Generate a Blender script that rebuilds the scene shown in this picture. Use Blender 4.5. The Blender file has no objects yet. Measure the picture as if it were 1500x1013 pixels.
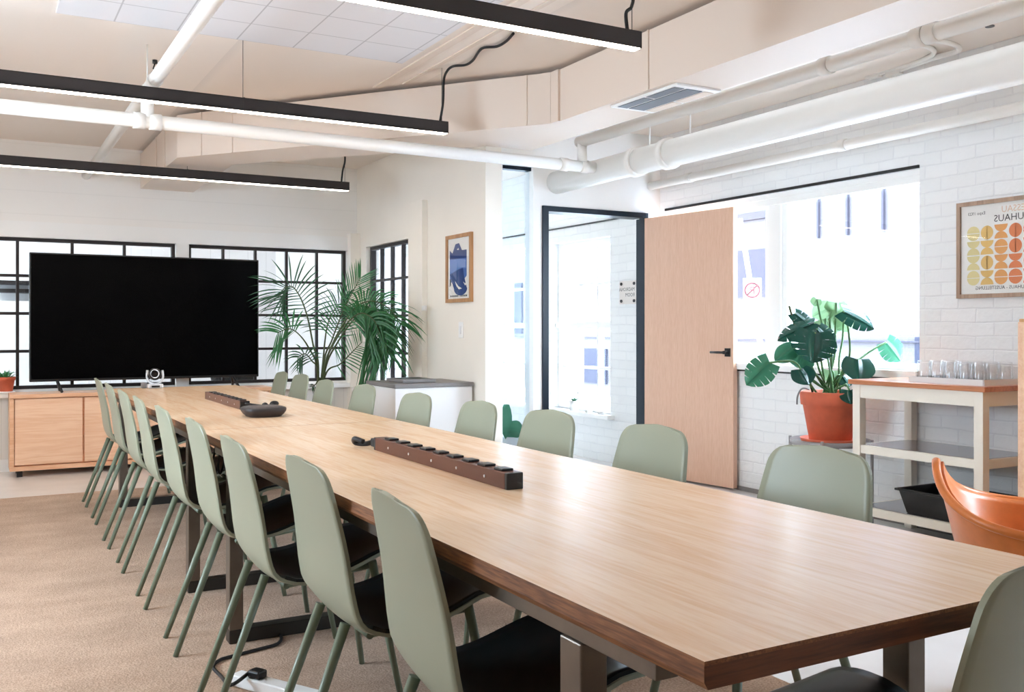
import bpy, bmesh, math, random
from mathutils import Vector, Matrix
random.seed(7)
PI = math.pi
scn = bpy.context.scene
COL = scn.collection

# ------------------------------------------------------------------ camera frame (metres, table runs along +Y)
F = 1400.0; CX = 750.0; HY = 481.0; EYE = 1.156
TH = math.atan(786.0 / 1400.0); S = math.sin(TH); C = math.cos(TH)
def ray(px):
    a = (px - CX) / F
    return S + a * C, C - a * S
def at_D(px, py, D):
    rx, ry = ray(px); return Vector((rx * D, ry * D, EYE + (HY - py) / F * D))
def at_x(px, py, x): return at_D(px, py, x / ray(px)[0])
def at_y(px, py, y): return at_D(px, py, y / ray(px)[1])
def at_z(px, py, z): return at_D(px, py, F * (EYE - z) / (py - HY))

# ------------------------------------------------------------------ materials
def lin(c):
    return tuple(((v / 255.0) / 12.92 if v / 255.0 <= .04045 else (((v / 255.0) + .055) / 1.055) ** 2.4) for v in c)
def new_mat(name):
    m = bpy.data.materials.new(name); m.use_nodes = True
    nt = m.node_tree; b = nt.nodes['Principled BSDF']
    return m, nt, b
def plain(name, rgb, rough=.5, metal=0, spec=.5, noise=0, bump=0, bscale=60, coat=0):
    m, nt, b = new_mat(name)
    col = lin(rgb)
    b.inputs['Base Color'].default_value = (*col, 1)
    b.inputs['Roughness'].default_value = rough
    b.inputs['Metallic'].default_value = metal
    b.inputs['Specular IOR Level'].default_value = spec
    if coat: b.inputs['Coat Weight'].default_value = coat
    if noise or bump:
        tc = nt.nodes.new('ShaderNodeTexCoord')
        n = nt.nodes.new('ShaderNodeTexNoise'); n.inputs['Scale'].default_value = bscale; n.inputs['Detail'].default_value = 4
        nt.links.new(tc.outputs['Object'], n.inputs['Vector'])
        if noise:
            r = nt.nodes.new('ShaderNodeValToRGB')
            r.color_ramp.elements[0].position = .3; r.color_ramp.elements[1].position = .7
            r.color_ramp.elements[0].color = (*[v * (1 - noise) for v in col], 1)
            r.color_ramp.elements[1].color = (*[min(1, v * (1 + noise)) for v in col], 1)
            nt.links.new(n.outputs['Fac'], r.inputs['Fac']); nt.links.new(r.outputs['Color'], b.inputs['Base Color'])
        if bump:
            bp = nt.nodes.new('ShaderNodeBump'); bp.inputs['Strength'].default_value = bump; bp.inputs['Distance'].default_value = .01
            nt.links.new(n.outputs['Fac'], bp.inputs['Height']); nt.links.new(bp.outputs['Normal'], b.inputs['Normal'])
    return m
def wood(name, light, dark, axis='y', rough=.35, scale=1.0, mid=.5, ring=.35):
    m, nt, b = new_mat(name)
    tc = nt.nodes.new('ShaderNodeTexCoord'); mp = nt.nodes.new('ShaderNodeMapping')
    sc = {'x': (.9, 14, 14), 'y': (14, .9, 14), 'z': (14, 14, .9)}[axis]
    mp.inputs['Scale'].default_value = [v * scale for v in sc]
    nt.links.new(tc.outputs['Object'], mp.inputs['Vector'])
    n1 = nt.nodes.new('ShaderNodeTexNoise'); n1.inputs['Scale'].default_value = 1.0; n1.inputs['Detail'].default_value = 8
    n1.inputs['Roughness'].default_value = .62; n1.inputs['Distortion'].default_value = .6
    nt.links.new(mp.outputs['Vector'], n1.inputs['Vector'])
    mp2 = nt.nodes.new('ShaderNodeMapping'); mp2.inputs['Scale'].default_value = [v * scale * 6 for v in sc]
    nt.links.new(tc.outputs['Object'], mp2.inputs['Vector'])
    n2 = nt.nodes.new('ShaderNodeTexNoise'); n2.inputs['Scale'].default_value = 1.5; n2.inputs['Detail'].default_value = 5
    nt.links.new(mp2.outputs['Vector'], n2.inputs['Vector'])
    w = nt.nodes.new('ShaderNodeMath'); w.operation = 'MULTIPLY'; w.inputs[1].default_value = 9
    nt.links.new(n1.outputs['Fac'], w.inputs[0])
    fr = nt.nodes.new('ShaderNodeMath'); fr.operation = 'PINGPONG'; fr.inputs[1].default_value = 1
    nt.links.new(w.outputs[0], fr.inputs[0])
    mx = nt.nodes.new('ShaderNodeMix'); mx.data_type = 'FLOAT'; mx.inputs[0].default_value = 1 - ring
    nt.links.new(fr.outputs[0], mx.inputs[2]); nt.links.new(n2.outputs['Fac'], mx.inputs[3])
    r = nt.nodes.new('ShaderNodeValToRGB')
    r.color_ramp.elements[0].position = .25; r.color_ramp.elements[0].color = (*lin(dark), 1)
    r.color_ramp.elements[1].position = .65; r.color_ramp.elements[1].color = (*lin(light), 1)
    nt.links.new(mx.outputs[0], r.inputs['Fac']); nt.links.new(r.outputs['Color'], b.inputs['Base Color'])
    b.inputs['Roughness'].default_value = rough
    bp = nt.nodes.new('ShaderNodeBump'); bp.inputs['Strength'].default_value = .06; bp.inputs['Distance'].default_value = .004
    nt.links.new(n2.outputs['Fac'], bp.inputs['Height']); nt.links.new(bp.outputs['Normal'], b.inputs['Normal'])
    return m
def brick_mat(name, rgb, mortar):
    m, nt, b = new_mat(name)
    b.inputs['Specular IOR Level'].default_value = .25
    tc = nt.nodes.new('ShaderNodeTexCoord'); sp = nt.nodes.new('ShaderNodeSeparateXYZ'); cb = nt.nodes.new('ShaderNodeCombineXYZ')
    nt.links.new(tc.outputs['Object'], sp.inputs[0]); nt.links.new(sp.outputs['Y'], cb.inputs['X']); nt.links.new(sp.outputs['Z'], cb.inputs['Y'])
    nz = nt.nodes.new('ShaderNodeTexNoise'); nz.inputs['Scale'].default_value = 5; nz.inputs['Detail'].default_value = 5
    nt.links.new(tc.outputs['Object'], nz.inputs['Vector'])
    ad = nt.nodes.new('ShaderNodeVectorMath'); ad.operation = 'MULTIPLY_ADD'
    ad.inputs[1].default_value = (.02, .02, .02)
    nt.links.new(nz.outputs['Color'], ad.inputs[0]); nt.links.new(cb.outputs[0], ad.inputs[2])
    bk = nt.nodes.new('ShaderNodeTexBrick')
    bk.inputs['Scale'].default_value = 1.0; bk.inputs['Brick Width'].default_value = .215; bk.inputs['Row Height'].default_value = .075
    bk.inputs['Mortar Size'].default_value = .006; bk.inputs['Mortar Smooth'].default_value = .6
    bk.inputs['Color1'].default_value = (*lin(rgb), 1); bk.inputs['Color2'].default_value = (*[v * .96 for v in lin(rgb)], 1)
    bk.inputs['Mortar'].default_value = (*lin(mortar), 1)
    nt.links.new(ad.outputs[0], bk.inputs['Vector']); nt.links.new(bk.outputs['Color'], b.inputs['Base Color'])
    n3 = nt.nodes.new('ShaderNodeTexNoise'); n3.inputs['Scale'].default_value = 28; n3.inputs['Detail'].default_value = 6
    nt.links.new(tc.outputs['Object'], n3.inputs['Vector'])
    mm = nt.nodes.new('ShaderNodeMath'); mm.operation = 'MULTIPLY_ADD'; mm.inputs[1].default_value = -1.4
    nt.links.new(bk.outputs['Fac'], mm.inputs[0]); nt.links.new(n3.outputs['Fac'], mm.inputs[2])
    bp = nt.nodes.new('ShaderNodeBump'); bp.inputs['Strength'].default_value = .35; bp.inputs['Distance'].default_value = .01
    nt.links.new(mm.outputs[0], bp.inputs['Height']); nt.links.new(bp.outputs['Normal'], b.inputs['Normal'])
    b.inputs['Roughness'].default_value = .6
    return m
def boards_mat(name, rgb, axis='X', pitch=.12, rough=.6, dark=.75):
    """painted boards: thin joints every `pitch` metres along `axis`"""
    m, nt, b = new_mat(name)
    tc = nt.nodes.new('ShaderNodeTexCoord'); sp = nt.nodes.new('ShaderNodeSeparateXYZ')
    nt.links.new(tc.outputs['Object'], sp.inputs[0])
    d = nt.nodes.new('ShaderNodeMath'); d.operation = 'DIVIDE'; d.inputs[1].default_value = pitch
    nt.links.new(sp.outputs[axis], d.inputs[0])
    f = nt.nodes.new('ShaderNodeMath'); f.operation = 'FRACT'; nt.links.new(d.outputs[0], f.inputs[0])
    r = nt.nodes.new('ShaderNodeValToRGB'); e = r.color_ramp.elements
    c = lin(rgb)
    e[0].position = 0; e[0].color = (*[v * dark for v in c], 1); e[1].position = .05; e[1].color = (*c, 1)
    nt.links.new(f.outputs[0], r.inputs['Fac']); nt.links.new(r.outputs['Color'], b.inputs['Base Color'])
    b.inputs['Roughness'].default_value = rough
    return m
def tile_mat(name, rgb, joint, size):
    m, nt, b = new_mat(name)
    tc = nt.nodes.new('ShaderNodeTexCoord')
    bk = nt.nodes.new('ShaderNodeTexBrick'); bk.offset = 0
    bk.inputs['Scale'].default_value = 1; bk.inputs['Brick Width'].default_value = size; bk.inputs['Row Height'].default_value = size
    bk.inputs['Mortar Size'].default_value = .004
    bk.inputs['Color1'].default_value = (*lin(rgb), 1); bk.inputs['Color2'].default_value = (*lin(rgb), 1); bk.inputs['Mortar'].default_value = (*lin(joint), 1)
    nt.links.new(tc.outputs['Object'], bk.inputs['Vector']); nt.links.new(bk.outputs['Color'], b.inputs['Base Color'])
    b.inputs['Roughness'].default_value = .8
    return m
def emit(name, rgb, strength):
    m, nt, b = new_mat(name)
    b.inputs['Base Color'].default_value = (1, 1, 1, 1)
    b.inputs['Emission Color'].default_value = (*rgb, 1); b.inputs['Emission Strength'].default_value = strength
    return m
def pane_mat(name, tint=(1, 1, 1), refl=.6, rough=.02):
    """thin window glass: see-through with a Fresnel reflection"""
    m = bpy.data.materials.new(name); m.use_nodes = True; nt = m.node_tree; nt.nodes.clear()
    o = nt.nodes.new('ShaderNodeOutputMaterial'); mx = nt.nodes.new('ShaderNodeMixShader')
    t = nt.nodes.new('ShaderNodeBsdfTransparent'); t.inputs['Color'].default_value = (*tint, 1)
    g = nt.nodes.new('ShaderNodeBsdfGlossy'); g.inputs['Roughness'].default_value = rough
    lw = nt.nodes.new('ShaderNodeLayerWeight'); lw.inputs['Blend'].default_value = .5
    pw_ = nt.nodes.new('ShaderNodeMath'); pw_.operation = 'POWER'; pw_.inputs[1].default_value = 4
    nt.links.new(lw.outputs['Facing'], pw_.inputs[0])
    ml = nt.nodes.new('ShaderNodeMath'); ml.operation = 'MULTIPLY_ADD'; ml.inputs[1].default_value = refl; ml.inputs[2].default_value = .04 * refl
    nt.links.new(pw_.outputs[0], ml.inputs[0]); nt.links.new(ml.outputs[0], mx.inputs[0])
    nt.links.new(t.outputs[0], mx.inputs[1]); nt.links.new(g.outputs[0], mx.inputs[2]); nt.links.new(mx.outputs[0], o.inputs[0])
    return m
def leaf_mat(name, rgb, rough=.35, trans=.35):
    m, nt, b = new_mat(name)
    col = lin(rgb); b.inputs['Base Color'].default_value = (*col, 1); b.inputs['Roughness'].default_value = rough
    o = nt.nodes['Material Output']; tr = nt.nodes.new('ShaderNodeBsdfTranslucent')
    tr.inputs['Color'].default_value = (*[min(1, v * 1.6 + .02) for v in col], 1)
    mx = nt.nodes.new('ShaderNodeMixShader'); mx.inputs[0].default_value = trans
    nt.links.new(b.outputs[0], mx.inputs[1]); nt.links.new(tr.outputs[0], mx.inputs[2]); nt.links.new(mx.outputs[0], o.inputs[0])
    return m

M = {}
M['white'] = plain('white_paint', (244, 243, 241), .55)
M['cream'] = plain('cream_paint', (245, 239, 229), .55, noise=.015, bscale=3)
M['beige'] = plain('beige_duct_paint', (224, 208, 194), .55)
M['ceil'] = boards_mat('ceiling_boards', (236, 224, 213), 'X', 1.22, .6, .9)
M['backwall'] = boards_mat('painted_planks', (243, 240, 236), 'Z', .19, .6, .93)
M['brick'] = brick_mat('painted_brick', (238, 238, 238), (231, 231, 232))
M['wains'] = boards_mat('wainscot_boards', (232, 229, 224), 'X', .09, .5, .72)
M['tiles'] = tile_mat('acoustic_tiles', (226, 224, 226), (190, 188, 190), .3)
M['floor'] = plain('pale_floor', (226, 224, 222), .25, noise=.04, bscale=4)
M['pipe'] = plain('white_pipe_paint', (238, 235, 230), .4)
M['black'] = plain('black_metal', (22, 22, 24), .35)
M['blackp'] = plain('black_plastic', (18, 18, 20), .4)
M['rubber'] = plain('black_cord', (20, 20, 22), .55)
M['muntin'] = plain('dark_steel_muntin', (38, 30, 30), .45)
M['blueblk'] = plain('blue_black_frame', (14, 30, 44), .4, spec=.25)
M['screen'] = plain('tv_screen', (4, 4, 5), .25, spec=.06)
M['lampblk'] = plain('lamp_housing', (40, 34, 33), .45)
M['led'] = emit('led_diffuser', (1, .86, .72), 15)
M['sage'] = plain('sage_plastic', (151, 156, 136), .4)
M['layer'] = plain('black_seat_layer', (20, 26, 28), .32)
M['sageleg'] = plain('sage_steel', (110, 122, 104), .4)
M['steel'] = plain('raw_steel', (118, 108, 98), .38, metal=.7, noise=.12, bscale=12)
M['dsteel'] = plain('dark_steel', (60, 58, 56), .4, metal=.6)
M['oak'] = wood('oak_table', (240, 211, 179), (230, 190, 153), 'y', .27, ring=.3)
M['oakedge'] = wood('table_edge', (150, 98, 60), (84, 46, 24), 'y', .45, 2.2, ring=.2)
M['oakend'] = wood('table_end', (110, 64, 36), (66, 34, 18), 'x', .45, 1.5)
M['cab'] = wood('cabinet_oak', (244, 204, 172), (234, 186, 150), 'x', .4, .8)
M['cabfr'] = wood('cabinet_frame_oak', (238, 192, 156), (222, 168, 130), 'x', .4, .8)
M['door'] = wood('door_veneer', (224, 185, 160), (212, 168, 142), 'z', .45, 2.0, ring=.15)
M['frameoak'] = wood('picture_frame_oak', (196, 150, 106), (170, 122, 84), 'z', .45)
M['framegrey'] = wood('grey_oak_frame', (176, 148, 126), (150, 122, 102), 'z', .45)
M['stripwood'] = plain('brown_power_bar', (86, 44, 28), .35)
M['terra'] = plain('terracotta', (212, 104, 72), .65, noise=.1, bscale=14)
M['soil'] = plain('potting_soil', (48, 36, 28), .9, noise=.3, bscale=80)
M['greymetal'] = plain('grey_side_table', (150, 146, 146), .3, metal=.4)
M['cartwhite'] = plain('cart_white_paint', (238, 232, 220), .45)
M['carttop'] = wood('cart_oak', (200, 132, 94), (170, 100, 68), 'y', .3)
M['stainless'] = plain('stainless_shelf', (176, 176, 182), .22, metal=.85)
M['leather'] = plain('orange_leather', (216, 122, 58), .3, noise=.06, bscale=25, bump=.05)
M['whitelam'] = plain('white_laminate', (236, 235, 236), .4)
M['greytop'] = plain('grey_lid', (128, 124, 124), .45)
M['paper'] = plain('poster_paper', (238, 236, 232), .6)
M['pane'] = pane_mat('window_glass', (.97, .985, 1.0), .6)
M['poster_glass'] = pane_mat('picture_glass', (1, 1, 1), .5)
M['tumbler'] = pane_mat('tumbler_glass', (.995, .997, 1.0), 1.3, .03)
M['sidelight'] = pane_mat('sidelight_glass', (.93, .97, 1.0), .6)
M['palm'] = leaf_mat('palm_leaf', (48, 112, 62), .4, .3)
M['palmdark'] = leaf_mat('palm_leaf_dark', (36, 82, 52), .4, .25)
M['palmstem'] = plain('palm_stem', (66, 80, 40), .5)
M['mon_dark'] = leaf_mat('monstera_dark', (18, 76, 62), .22, .12)
M['mon_mid'] = leaf_mat('monstera_mid', (50, 112, 84), .3, .35)
M['mon_light'] = leaf_mat('monstera_light', (118, 152, 112), .35, .4)
M['petiole'] = plain('petiole', (84, 132, 78), .45)
M['basket'] = plain('planter_white', (226, 228, 230), .5)
M['bld'] = plain('building_trim', (50, 48, 55), .9, spec=.05, noise=.03, bscale=1)
M['bldbrick'] = brick_mat('building_brick', (60, 56, 60), (66, 63, 67))
M['bldwin'] = plain('building_window', (38, 39, 49), .8, spec=.05)
M['street'] = plain('street', (196, 196, 200), .9)
M['signwhite'] = plain('sign_white', (236, 236, 236), .5)
M['signred'] = plain('sign_ring', (70, 34, 40), .8, spec=.05)
M['signpole'] = plain('sign_pole', (120, 122, 126), .5)
M['signboard'] = plain('sign_board', (222, 214, 208), .5)
M['silver'] = plain('silver_plastic', (206, 208, 212), .3, metal=.3)
M['lens'] = plain('camera_lens', (10, 10, 14), .1)
M['smoke'] = plain('dark_device', (44, 40, 42), .5)
M['vent'] = plain('vent_dark', (96, 104, 114), .5)

# carpet
m, nt, b = new_mat('beige_carpet'); M['carpet'] = m
tc = nt.nodes.new('ShaderNodeTexCoord')
n1 = nt.nodes.new('ShaderNodeTexNoise'); n1.inputs['Scale'].default_value = 150; n1.inputs['Detail'].default_value = 3
n2 = nt.nodes.new('ShaderNodeTexNoise'); n2.inputs['Scale'].default_value = 3.5; n2.inputs['Detail'].default_value = 5
mp = nt.nodes.new('ShaderNodeMapping'); mp.inputs['Scale'].default_value = (.8, 1.5, 1)
nt.links.new(tc.outputs['Object'], n1.inputs['Vector']); nt.links.new(tc.outputs['Object'], mp.inputs['Vector']); nt.links.new(mp.outputs[0], n2.inputs['Vector'])
mx = nt.nodes.new('ShaderNodeMix'); mx.data_type = 'FLOAT'; mx.inputs[0].default_value = .3
nt.links.new(n1.outputs['Fac'], mx.inputs[2]); nt.links.new(n2.outputs['Fac'], mx.inputs[3])
r = nt.nodes.new('ShaderNodeValToRGB')
r.color_ramp.elements[0].position = .36; r.color_ramp.elements[0].color = (*lin((154, 130, 113)), 1)
r.color_ramp.elements[1].position = .62; r.color_ramp.elements[1].color = (*lin((196, 170, 150)), 1)
nt.links.new(mx.outputs[0], r.inputs['Fac']); nt.links.new(r.outputs['Color'], b.inputs['Base Color'])
bp = nt.nodes.new('ShaderNodeBump'); bp.inputs['Strength'].default_value = .6; bp.inputs['Distance'].default_value = .006
nt.links.new(n1.outputs['Fac'], bp.inputs['Height']); nt.links.new(bp.outputs['Normal'], b.inputs['Normal'])
b.inputs['Roughness'].default_value = .95; b.inputs['Specular IOR Level'].default_value = .15

# ------------------------------------------------------------------ mesh helpers
class MB:
    """collects shapes (world or local coords) into one mesh"""
    def __init__(self): self.bm = bmesh.new(); self.mi = 0
    def _fin(self, faces, smooth=False):
        for f in faces: f.material_index = self.mi; f.smooth = smooth
    def box(self, a, b, bev=0, seg=2, rot=None):
        a = Vector(a); b = Vector(b); c = (a + b) / 2; s = b - a
        mat = Matrix.Translation(c) @ (rot or Matrix()) @ Matrix.Diagonal((abs(s.x), abs(s.y), abs(s.z), 1))
        r = bmesh.ops.create_cube(self.bm, size=1, matrix=mat)
        vs = r['verts']; fs = {f for v in vs for f in v.link_faces}
        if bev:
            es = list({e for v in vs for e in v.link_edges})
            r2 = bmesh.ops.bevel(self.bm, geom=es, offset=bev, segments=seg, profile=.5, affect='EDGES')
            fs = {f for f in fs if f.is_valid} | set(r2['faces'])
        self._fin(fs); return self
    def poly(self, pts, smooth=False):
        f = self.bm.faces.new([self.bm.verts.new(p) for p in pts]); self._fin([f], smooth); return self
    def prism(self, pts2, z0, z1, axis='z'):
        def m(p, t):
            return {'z': (p[0], p[1], t), 'x': (t, p[0], p[1]), 'y': (p[0], t, p[1])}[axis]
        lo = [self.bm.verts.new(m(p, z0)) for p in pts2]; hi = [self.bm.verts.new(m(p, z1)) for p in pts2]
        n = len(pts2); fs = [self.bm.faces.new(lo), self.bm.faces.new(hi)]
        for i in range(n): fs.append(self.bm.faces.new((lo[i], lo[(i + 1) % n], hi[(i + 1) % n], hi[i])))
        self._fin(fs); bmesh.ops.recalc_face_normals(self.bm, faces=fs); return self
    def tube(self, pts, r, seg=10, cap=True, radii=None):
        pts = [Vector(p) for p in pts]; n = len(pts); rings = []
        t0 = (pts[1] - pts[0]).normalized()
        up = Vector((0, 0, 1)) if abs(t0.z) < .9 else Vector((1, 0, 0))
        nrm = t0.cross(up).normalized()
        for i, p in enumerate(pts):
            t = ((pts[min(i + 1, n - 1)] - pts[max(i - 1, 0)])).normalized()
            nrm = (nrm - t * nrm.dot(t)).normalized(); bn = t.cross(nrm)
            rr = radii[i] if radii else r
            rings.append([self.bm.verts.new(p + (nrm * math.cos(2 * PI * k / seg) + bn * math.sin(2 * PI * k / seg)) * rr) for k in range(seg)])
        fs = []
        for i in range(n - 1):
            for k in range(seg):
                fs.append(self.bm.faces.new((rings[i][k], rings[i][(k + 1) % seg], rings[i + 1][(k + 1) % seg], rings[i + 1][k])))
        self._fin(fs, True)
        if cap:
            c = [self.bm.faces.new(rings[0][::-1]), self.bm.faces.new(rings[-1])]; self._fin(c)
        return self
    def cyl(self, a, b, r, seg=16, r2=None):
        return self.tube([a, b], r, seg, radii=[r, r if r2 is None else r2])
    def lathe(self, prof, c=(0, 0, 0), seg=32, smooth=True, sx=1, sy=1, power=2):
        """prof: list of (radius, z); power>2 gives a squarish plan"""
        rings = []; fs = []
        for (r, z) in prof:
            ring = []
            for k in range(seg):
                a = 2 * PI * k / seg; ca, sa = math.cos(a), math.sin(a)
                q = 1 if power == 2 else 1 / ((abs(ca) ** power + abs(sa) ** power) ** (1 / power))
                ring.append(self.bm.verts.new((c[0] + r * ca * q * sx, c[1] + r * sa * q * sy, c[2] + z)))
            rings.append(ring)
        for i in range(len(rings) - 1):
            for k in range(seg):
                fs.append(self.bm.faces.new((rings[i][k], rings[i][(k + 1) % seg], rings[i + 1][(k + 1) % seg], rings[i + 1][k])))
        self._fin(fs, smooth)
        caps = []
        if prof[0][0] > 1e-5: caps.append(self.bm.faces.new(rings[0][::-1]))
        if prof[-1][0] > 1e-5: caps.append(self.bm.faces.new(rings[-1]))
        self._fin(caps); return self
    def sphere(self, c, r, sx=1, sy=1, sz=1, u=16, v=10):
        rr = bmesh.ops.create_uvsphere(self.bm, u_segments=u, v_segments=v, radius=r, matrix=Matrix.Translation(c) @ Matrix.Diagonal((sx, sy, sz, 1)))
        self._fin({f for vv in rr['verts'] for f in vv.link_faces}, True); return self
    def shell(self, G, th, smooth=True):
        """closed shell of thickness th from a grid of points"""
        nu, nv = len(G), len(G[0]); N = [[None] * nv for _ in range(nu)]
        for i in range(nu):
            for j in range(nv):
                du = G[min(i + 1, nu - 1)][j] - G[max(i - 1, 0)][j]; dv = G[i][min(j + 1, nv - 1)] - G[i][max(j - 1, 0)]
                nn = du.cross(dv); N[i][j] = nn.normalized() if nn.length > 1e-9 else Vector((0, 0, 1))
        A = [[self.bm.verts.new(G[i][j]) for j in range(nv)] for i in range(nu)]
        B = [[self.bm.verts.new(G[i][j] + N[i][j] * th) for j in range(nv)] for i in range(nu)]
        fs = []
        for i in range(nu - 1):
            for j in range(nv - 1):
                fs.append(self.bm.faces.new((A[i][j], A[i][j + 1], A[i + 1][j + 1], A[i + 1][j])))
                fs.append(self.bm.faces.new((B[i][j], B[i + 1][j], B[i + 1][j + 1], B[i][j + 1])))
        ed = []
        for i in range(nu - 1):
            ed.append((A[i][0], A[i + 1][0], B[i + 1][0], B[i][0])); ed.append((A[i][-1], B[i][-1], B[i + 1][-1], A[i + 1][-1]))
        for j in range(nv - 1):
            ed.append((A[0][j], B[0][j], B[0][j + 1], A[0][j + 1])); ed.append((A[-1][j], A[-1][j + 1], B[-1][j + 1], B[-1][j]))
        es = [self.bm.faces.new(e) for e in ed]
        self._fin(fs, smooth); self._fin(es, False); return self
    def mesh_in(self, me, mat):
        n0 = len(self.bm.verts); f0 = len(self.bm.faces)
        self.bm.from_mesh(me); self.bm.verts.ensure_lookup_table(); self.bm.faces.ensure_lookup_table()
        for v in self.bm.verts[n0:]: v.co = mat @ v.co
        self._fin(self.bm.faces[f0:]); return self
    def build(self, name, mats, parent=None, world=True):
        if parent is not None and world:
            r = parent
            while r.parent: r = r.parent
            off = r.location
            for v in self.bm.verts: v.co -= off
        me = bpy.data.meshes.new(name); self.bm.to_mesh(me); self.bm.free()
        for mm in (mats if isinstance(mats, (list, tuple)) else [mats]): me.materials.append(mm)
        o = bpy.data.objects.new(name, me); COL.objects.link(o)
        if parent is not None: o.parent = parent
        return o

def tag(o, label, cat, group=None, kind=None):
    o['label'] = label; o['category'] = cat
    if group: o['group'] = group
    if kind: o['kind'] = kind
    return o
def thing(name, label, cat, loc=(0, 0, 0), group=None, rz=0, kind=None):
    o = bpy.data.objects.new(name, None); COL.objects.link(o); o.location = loc; o.rotation_euler = (0, 0, rz)
    o.empty_display_size = .1
    return tag(o, label, cat, group, kind)
def struct_empty(name, loc=(0, 0, 0)):
    o = bpy.data.objects.new(name, None); COL.objects.link(o); o.location = loc; o['kind'] = 'structure'; return o
def struct(name, mb, mat):
    o = mb.build(name, mat); o['kind'] = 'structure'; return o
def dup(root, label, loc=None, rz=None, group=None):
    r = root.copy(); COL.objects.link(r)
    if loc is not None: r.location = loc
    if rz is not None: r.rotation_euler = (0, 0, rz)
    r['label'] = label
    if group: r['group'] = group
    for ch in list(root.children):
        c = ch.copy(); COL.objects.link(c); c.parent = r
        for g in list(ch.children):
            d = g.copy(); COL.objects.link(d); d.parent = c
    return r
def spline(pts, n=6):
    """Catmull-Rom through points"""
    P = [Vector(p) for p in pts]; out = []
    for i in range(len(P) - 1):
        p0 = P[max(i - 1, 0)]; p1 = P[i]; p2 = P[i + 1]; p3 = P[min(i + 2, len(P) - 1)]
        for k in range(n):
            t = k / n
            out.append(.5 * ((2 * p1) + (p2 - p0) * t + (2 * p0 - 5 * p1 + 4 * p2 - p3) * t * t + (3 * p1 - p0 - 3 * p2 + p3) * t ** 3))
    out.append(P[-1]); return out
def text_mesh(s, size, align='LEFT', extrude=0.0):
    cu = bpy.data.curves.new('t', 'FONT'); cu.body = s; cu.size = size; cu.align_x = align; cu.extrude = extrude; cu.resolution_u = 2
    o = bpy.data.objects.new('t', cu); COL.objects.link(o)
    dg = bpy.context.evaluated_depsgraph_get(); dg.update()
    me = bpy.data.meshes.new_from_object(o.evaluated_get(dg))
    bpy.data.objects.remove(o); bpy.data.curves.remove(cu)
    return me
def wall_holes(axis, p0, p1, u0, u1, z0, z1, holes):
    """slab between p0..p1 on `axis`, spanning u0..u1 and z0..z1, minus (u0,u1,z0,z1) holes, one mesh"""
    mb = MB()
    us = sorted({u0, u1} | {h[0] for h in holes} | {h[1] for h in holes}); zs = sorted({z0, z1} | {h[2] for h in holes} | {h[3] for h in holes})
    us = [u for u in us if u0 <= u <= u1]; zs = [z for z in zs if z0 <= z <= z1]
    for i in range(len(us) - 1):
        run = None
        for j in range(len(zs) - 1):
            cu = (us[i] + us[i + 1]) / 2; cz = (zs[j] + zs[j + 1]) / 2
            solid = not any(h[0] < cu < h[1] and h[2] < cz < h[3] for h in holes)
            if solid:
                if axis == 'x': mb.box((p0, us[i], zs[j]), (p1, us[i + 1], zs[j + 1]))
                else: mb.box((us[i], p0, zs[j]), (us[i + 1], p1, zs[j + 1]))
    bmesh.ops.remove_doubles(mb.bm, verts=mb.bm.verts[:], dist=1e-5)
    # drop interior double faces
    seen = {}
    for f in mb.bm.faces[:]:
        k = tuple(sorted(v.index for v in f.verts))
    mb.bm.verts.index_update()
    for f in mb.bm.faces[:]:
        k = tuple(sorted(v.index for v in f.verts)); seen.setdefault(k, []).append(f)
    kill = [f for fs in seen.values() if len(fs) > 1 for f in fs]
    if kill: bmesh.ops.delete(mb.bm, geom=kill, context='FACES_ONLY')
    return mb

# ================================================================== SETTING
XR = 4.78            # brick window wall
XS = 3.20            # picture wall
YB = 8.75            # wall behind the television
YC = 6.09            # glazed cross wall with the door
ZC = 2.69            # ceiling
DB = 2.36            # underside of the boxed duct
XL, YN = -1.9, -2.4
mb = MB(); mb.box((XL - .2, YN - .2, -.1), (XR + .3, 11.8, 0)); struct('floor', mb, M['floor'])
mb = MB(); mb.box((XL - .2, YN - .2, ZC), (XR + .3, 11.8, ZC + .1)); struct('ceiling', mb, M['ceil'])
LW = (3.4, 5.0, 1.0, 2.1)
struct('wall_left', wall_holes('x', XL - .15, XL, YN, YB, 0, ZC, [LW]), M['cream'])
# window wall (brick)
WZ0, WZ1 = .90, 2.085
W1 = (3.68, 6.02); WA = (6.78, 7.75, .41, 1.957); WB = (8.05, 9.1, .41, 1.957); WD = (9.5, 10.7, .41, 1.957); W0 = (.5, 1.9)
struct('wall_right', wall_holes('x', XR, XR + .3, YN, 11.8, 0, ZC,
       [(W1[0], W1[1], WZ0, WZ1), WA, WB, WD, (W0[0], W0[1], WZ0, WZ1)]), M['brick'])
# wall behind the camera with tall windows
struct('wall_near', wall_holes('y', YN - .2, YN, XL - .15, XR + .3, 0, ZC, []), M['cream'])
# back wall
BW1 = (-.11, 1.53, .66, 1.90); BW2 = (1.64, 3.10, .66, 1.90)
struct('wall_back', wall_holes('y', YB, YB + .12, XL - .15, XS + .13, 0, ZC, [BW1, BW2]), M['backwall'])
# picture wall
SW = (7.50, 8.50, .62, 1.92)
struct('wall_picture_side', wall_holes('x', XS, XS + .13, YC + .0, YB, 0, ZC, [SW]), M['cream'])
# cross wall with sidelight and door
DX0, DX1, DZ = 3.725, 4.60, 2.03
struct('wall_door_side', wall_holes('y', YC, YC + .12, XS + .1301, XR, 0, ZC, [(3.34, 3.60, .0, 2.352), (DX0 - .05, DX1 + .05, 0, DZ + .04)]), M['white'])
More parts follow.
